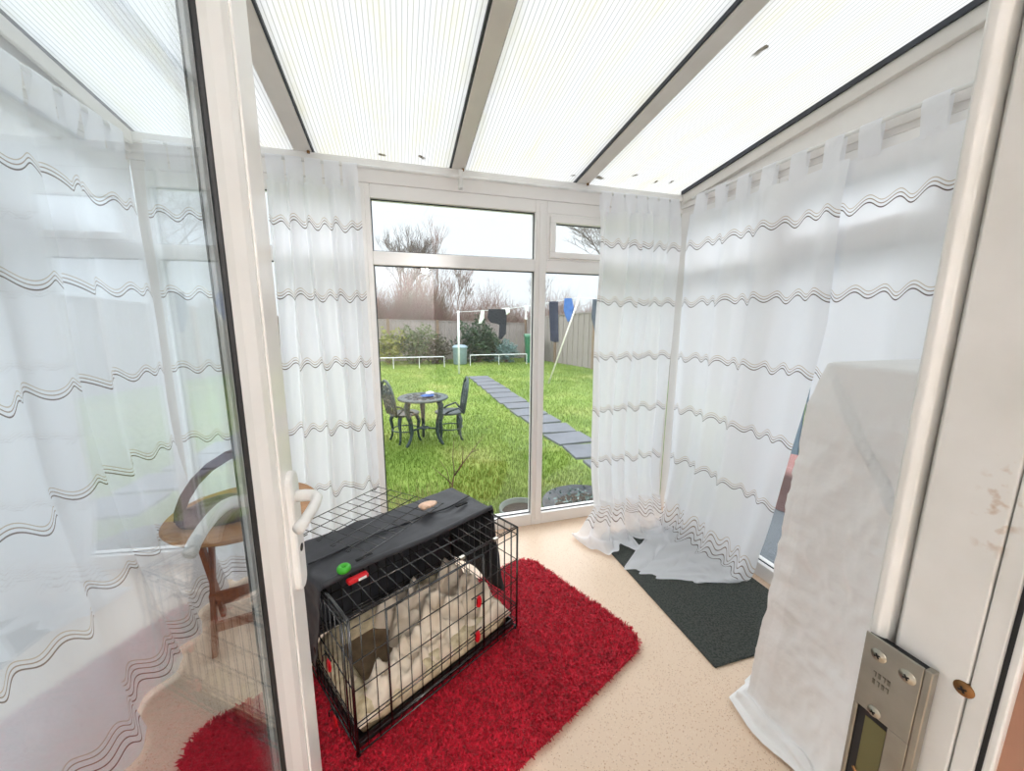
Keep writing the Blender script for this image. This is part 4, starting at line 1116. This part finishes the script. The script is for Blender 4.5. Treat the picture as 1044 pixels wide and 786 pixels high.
tree((3.4,19.5), 5.2, 17, 'bare_tree', 'low bare tree beyond the fence above the hanging black garment', depth=5, spread=.36, up=.3, mat='twigred', r0=.05)
tree((9.0,15.4), 9.0, 23, 'bare_tree', 'bare tree with spreading branches behind the right window pane', depth=6, spread=.78, lean=(-.10,0), r0=.10, up=.06, shrink=.76, split=(2,2))
tree((6.2,18.2), 4.9, 31, 'bare_tree', 'low bare tree just beyond the right hand fence, above the slanting prop', depth=5, spread=.5, up=.2, r0=.045)
tree((-4.6,16.0), 6.0, 5, 'bare_tree', 'bare tree behind the left curtained panes', depth=5, spread=.5)

# plants and pots right outside the window
def twigplant(c, pts, name, label, mat):
    t = empty(name, c); tag(t, label, 'plant')
    mb = MB()
    for P, r in pts: mb.tube([(x,y,z) for x,y,z in P], [r*(1-.8*i/(len(P)-1)) for i in range(len(P))], 6)
    mb.build('stem', M[mat], t, smooth=True)
twigplant((.38,3.15,GZ), [([(0,0,0),(.01,0,.12),(.03,0,.22),(.02,.01,.36),(.03,0,.52)],.009), ([(.03,0,.20),(.10,0,.30),(.18,0,.40),(.30,.02,.54)],.008), ([(.01,0,.12),(-.06,0,.20),(-.16,.01,.30)],.006), ([(.10,0,.30),(.11,.01,.42),(.09,0,.48)],.004), ([(.18,0,.40),(.26,0,.42)],.004), ([(0,0,.05),(-.03,.02,.24),(-.10,.02,.36)],.005)], 'bare_shrub', 'small bare shrub on the lawn just outside the big window pane', 'twig')
P0 = np.stack([rng.uniform(-.35,.28,220), rng.uniform(-.12,.12,220), np.zeros(220)],1); P1 = P0+np.stack([rng.normal(0,.06,220), rng.normal(0,.05,220), rng.uniform(.10,.34,220)],1)
V, F = sticks(P0, P1, .0022, .0008); o = MB().np(V, F).build('dry_grass', M['strawgrass']); o.location = (.02,2.80,GZ); tag(o, 'tuft of pale dry grass stems outside the window behind the crate', 'grass', kind='stuff')
tub = empty('planter_tub', (1.36,2.53,GZ-.05)); tag(tub, 'large dark round tub planter outside the right window pane', 'planter')
MB().lathe([(.24,0),(.28,.02),(.335,.14),(.345,.165),(.335,.17),(.315,.14),(.0,.13)], n=40).build('tub', M['tub'], tub, smooth=True)
mb = MB(); mb.lathe([(.0,.145),(.315,.135)], n=30); mb.build('soil', M['soil'], tub)
C = np.stack([rng.normal(0,.14,260), rng.normal(0,.14,260), .14+rng.random(260)*.05],1); V, F = leaves_np(C, .018); MB().np(V, F).build('foliage', M['leafblue'], tub)
pot = empty('plant_pot', (.83,2.56,GZ-.06)); tag(pot, 'pale rimmed plant pot outside at the foot of the mullion', 'pot')
MB().lathe([(.10,0),(.11,.01),(.15,.17),(.165,.175),(.165,.20),(.150,.20),(.142,.165),(0,.16)], n=32).build('pot', M['palerim'], pot, smooth=True)
MB().lathe([(0,.17),(.142,.165)], n=24).build('soil', M['soil'], pot)
tp = empty('terracotta_pot', (3.05,2.18,GZ+.02)); tag(tp, 'pinkish round pot outside, glimpsed in the gap beside the white sheet', 'pot')
MB().lathe([(.13,0),(.14,.01),(.185,.31),(.205,.32),(.205,.40),(.185,.40),(.175,.33),(0,.31)], n=32).build('pot', M['terra'], tp, smooth=True)

# ceiling lamp of the room behind the doorway
lp = empty('pendant_lamp', (.44,-1.95,2.5)); tag(lp, 'white pendant lamp in the room behind the doorway', 'lamp')
MB().lathe([(.05,-.02),(.05,0),(0,0)], n=20).build('ceiling_rose', M['white'], lp)
MB().tube([(0,0,-.02),(0,0,-.24)], .004, 8).build('cord', M['white'], lp)
em, nt_, ou_ = newmat('lamp_glow'); g_ = G(nt_); g_.link(g_.n('ShaderNodeEmission', {0: (1,.96,.92,1), 1: 240.0}).outputs[0], ou_.inputs[0])
MB().lathe([(0,-.44),(.03,-.433),(.052,-.41),(.058,-.385),(.05,-.35),(.028,-.31),(.02,-.25),(0,-.24)], n=28).build('shade', em, lp, smooth=True)
# ================================================================ camera, sky
cam = bpy.data.cameras.new('Camera'); co = bpy.data.objects.new('Camera', cam); COL.objects.link(co)
yaw, pitch, roll = .2871, .1724, -.0057
fwd = Vector((math.sin(yaw)*math.cos(pitch), math.cos(yaw)*math.cos(pitch), -math.sin(pitch)))
right = Vector((math.cos(yaw), -math.sin(yaw), 0)); down = fwd.cross(right)
r2 = right*math.cos(roll)+down*math.sin(roll); d2 = -right*math.sin(roll)+down*math.cos(roll)
mw = Matrix((r2, -d2, -fwd)).transposed().to_4x4(); mw.translation = (0,0,1.35); co.matrix_world = mw
cam.sensor_width = 36; cam.lens = 36*386.8/1044; cam.clip_start = .02; cam.clip_end = 300
S.camera = co

w = bpy.data.worlds.new('World'); S.world = w; w.use_nodes = True; nt = w.node_tree; nt.nodes.clear(); g = G(nt)
tc = g.n('ShaderNodeTexCoord').outputs['Generated']; z = g.n('ShaderNodeSeparateXYZ', {0: tc}).outputs[2]
cl = g.noise(2.2, 5, g.n('ShaderNodeMapping', {0: tc, 3: (1,1,3)}).outputs[0], .55)
f = g.m('ADD', g.m('MULTIPLY', z, 1.0), g.m('MULTIPLY', g.m('SUBTRACT', cl, .5), .10))
c = g.ramp(f, [(.0, (.455,.485,.515,1)), (.33, (.48,.51,.54,1)), (.43, (1.95,2.01,2.11,1)), (.64, (1.95,2.0,2.08,1)), (.86, (1.1,1.12,1.15,1)), (1.0, (1.0,1.02,1.04,1))])
bg = g.n('ShaderNodeBackground', {'Color': c, 'Strength': 1.0}); ow = g.n('ShaderNodeOutputWorld'); g.link(bg.outputs[0], ow.inputs[0])
try:
    w.cycles.sampling_method = 'MANUAL'; w.cycles.sample_map_resolution = 512
except Exception: pass

S.view_settings.view_transform = 'Standard'; S.view_settings.look = 'None'; S.view_settings.gamma = 1; S.view_settings.use_curve_mapping = False
S.view_settings.exposure = 1.18
cy = S.cycles
cy.max_bounces = 14; cy.diffuse_bounces = 8; cy.glossy_bounces = 6; cy.transmission_bounces = 8; cy.transparent_max_bounces = 32
cy.sample_clamp_indirect = 6; cy.use_denoising = True
cy.caustics_reflective = False; cy.caustics_refractive = False
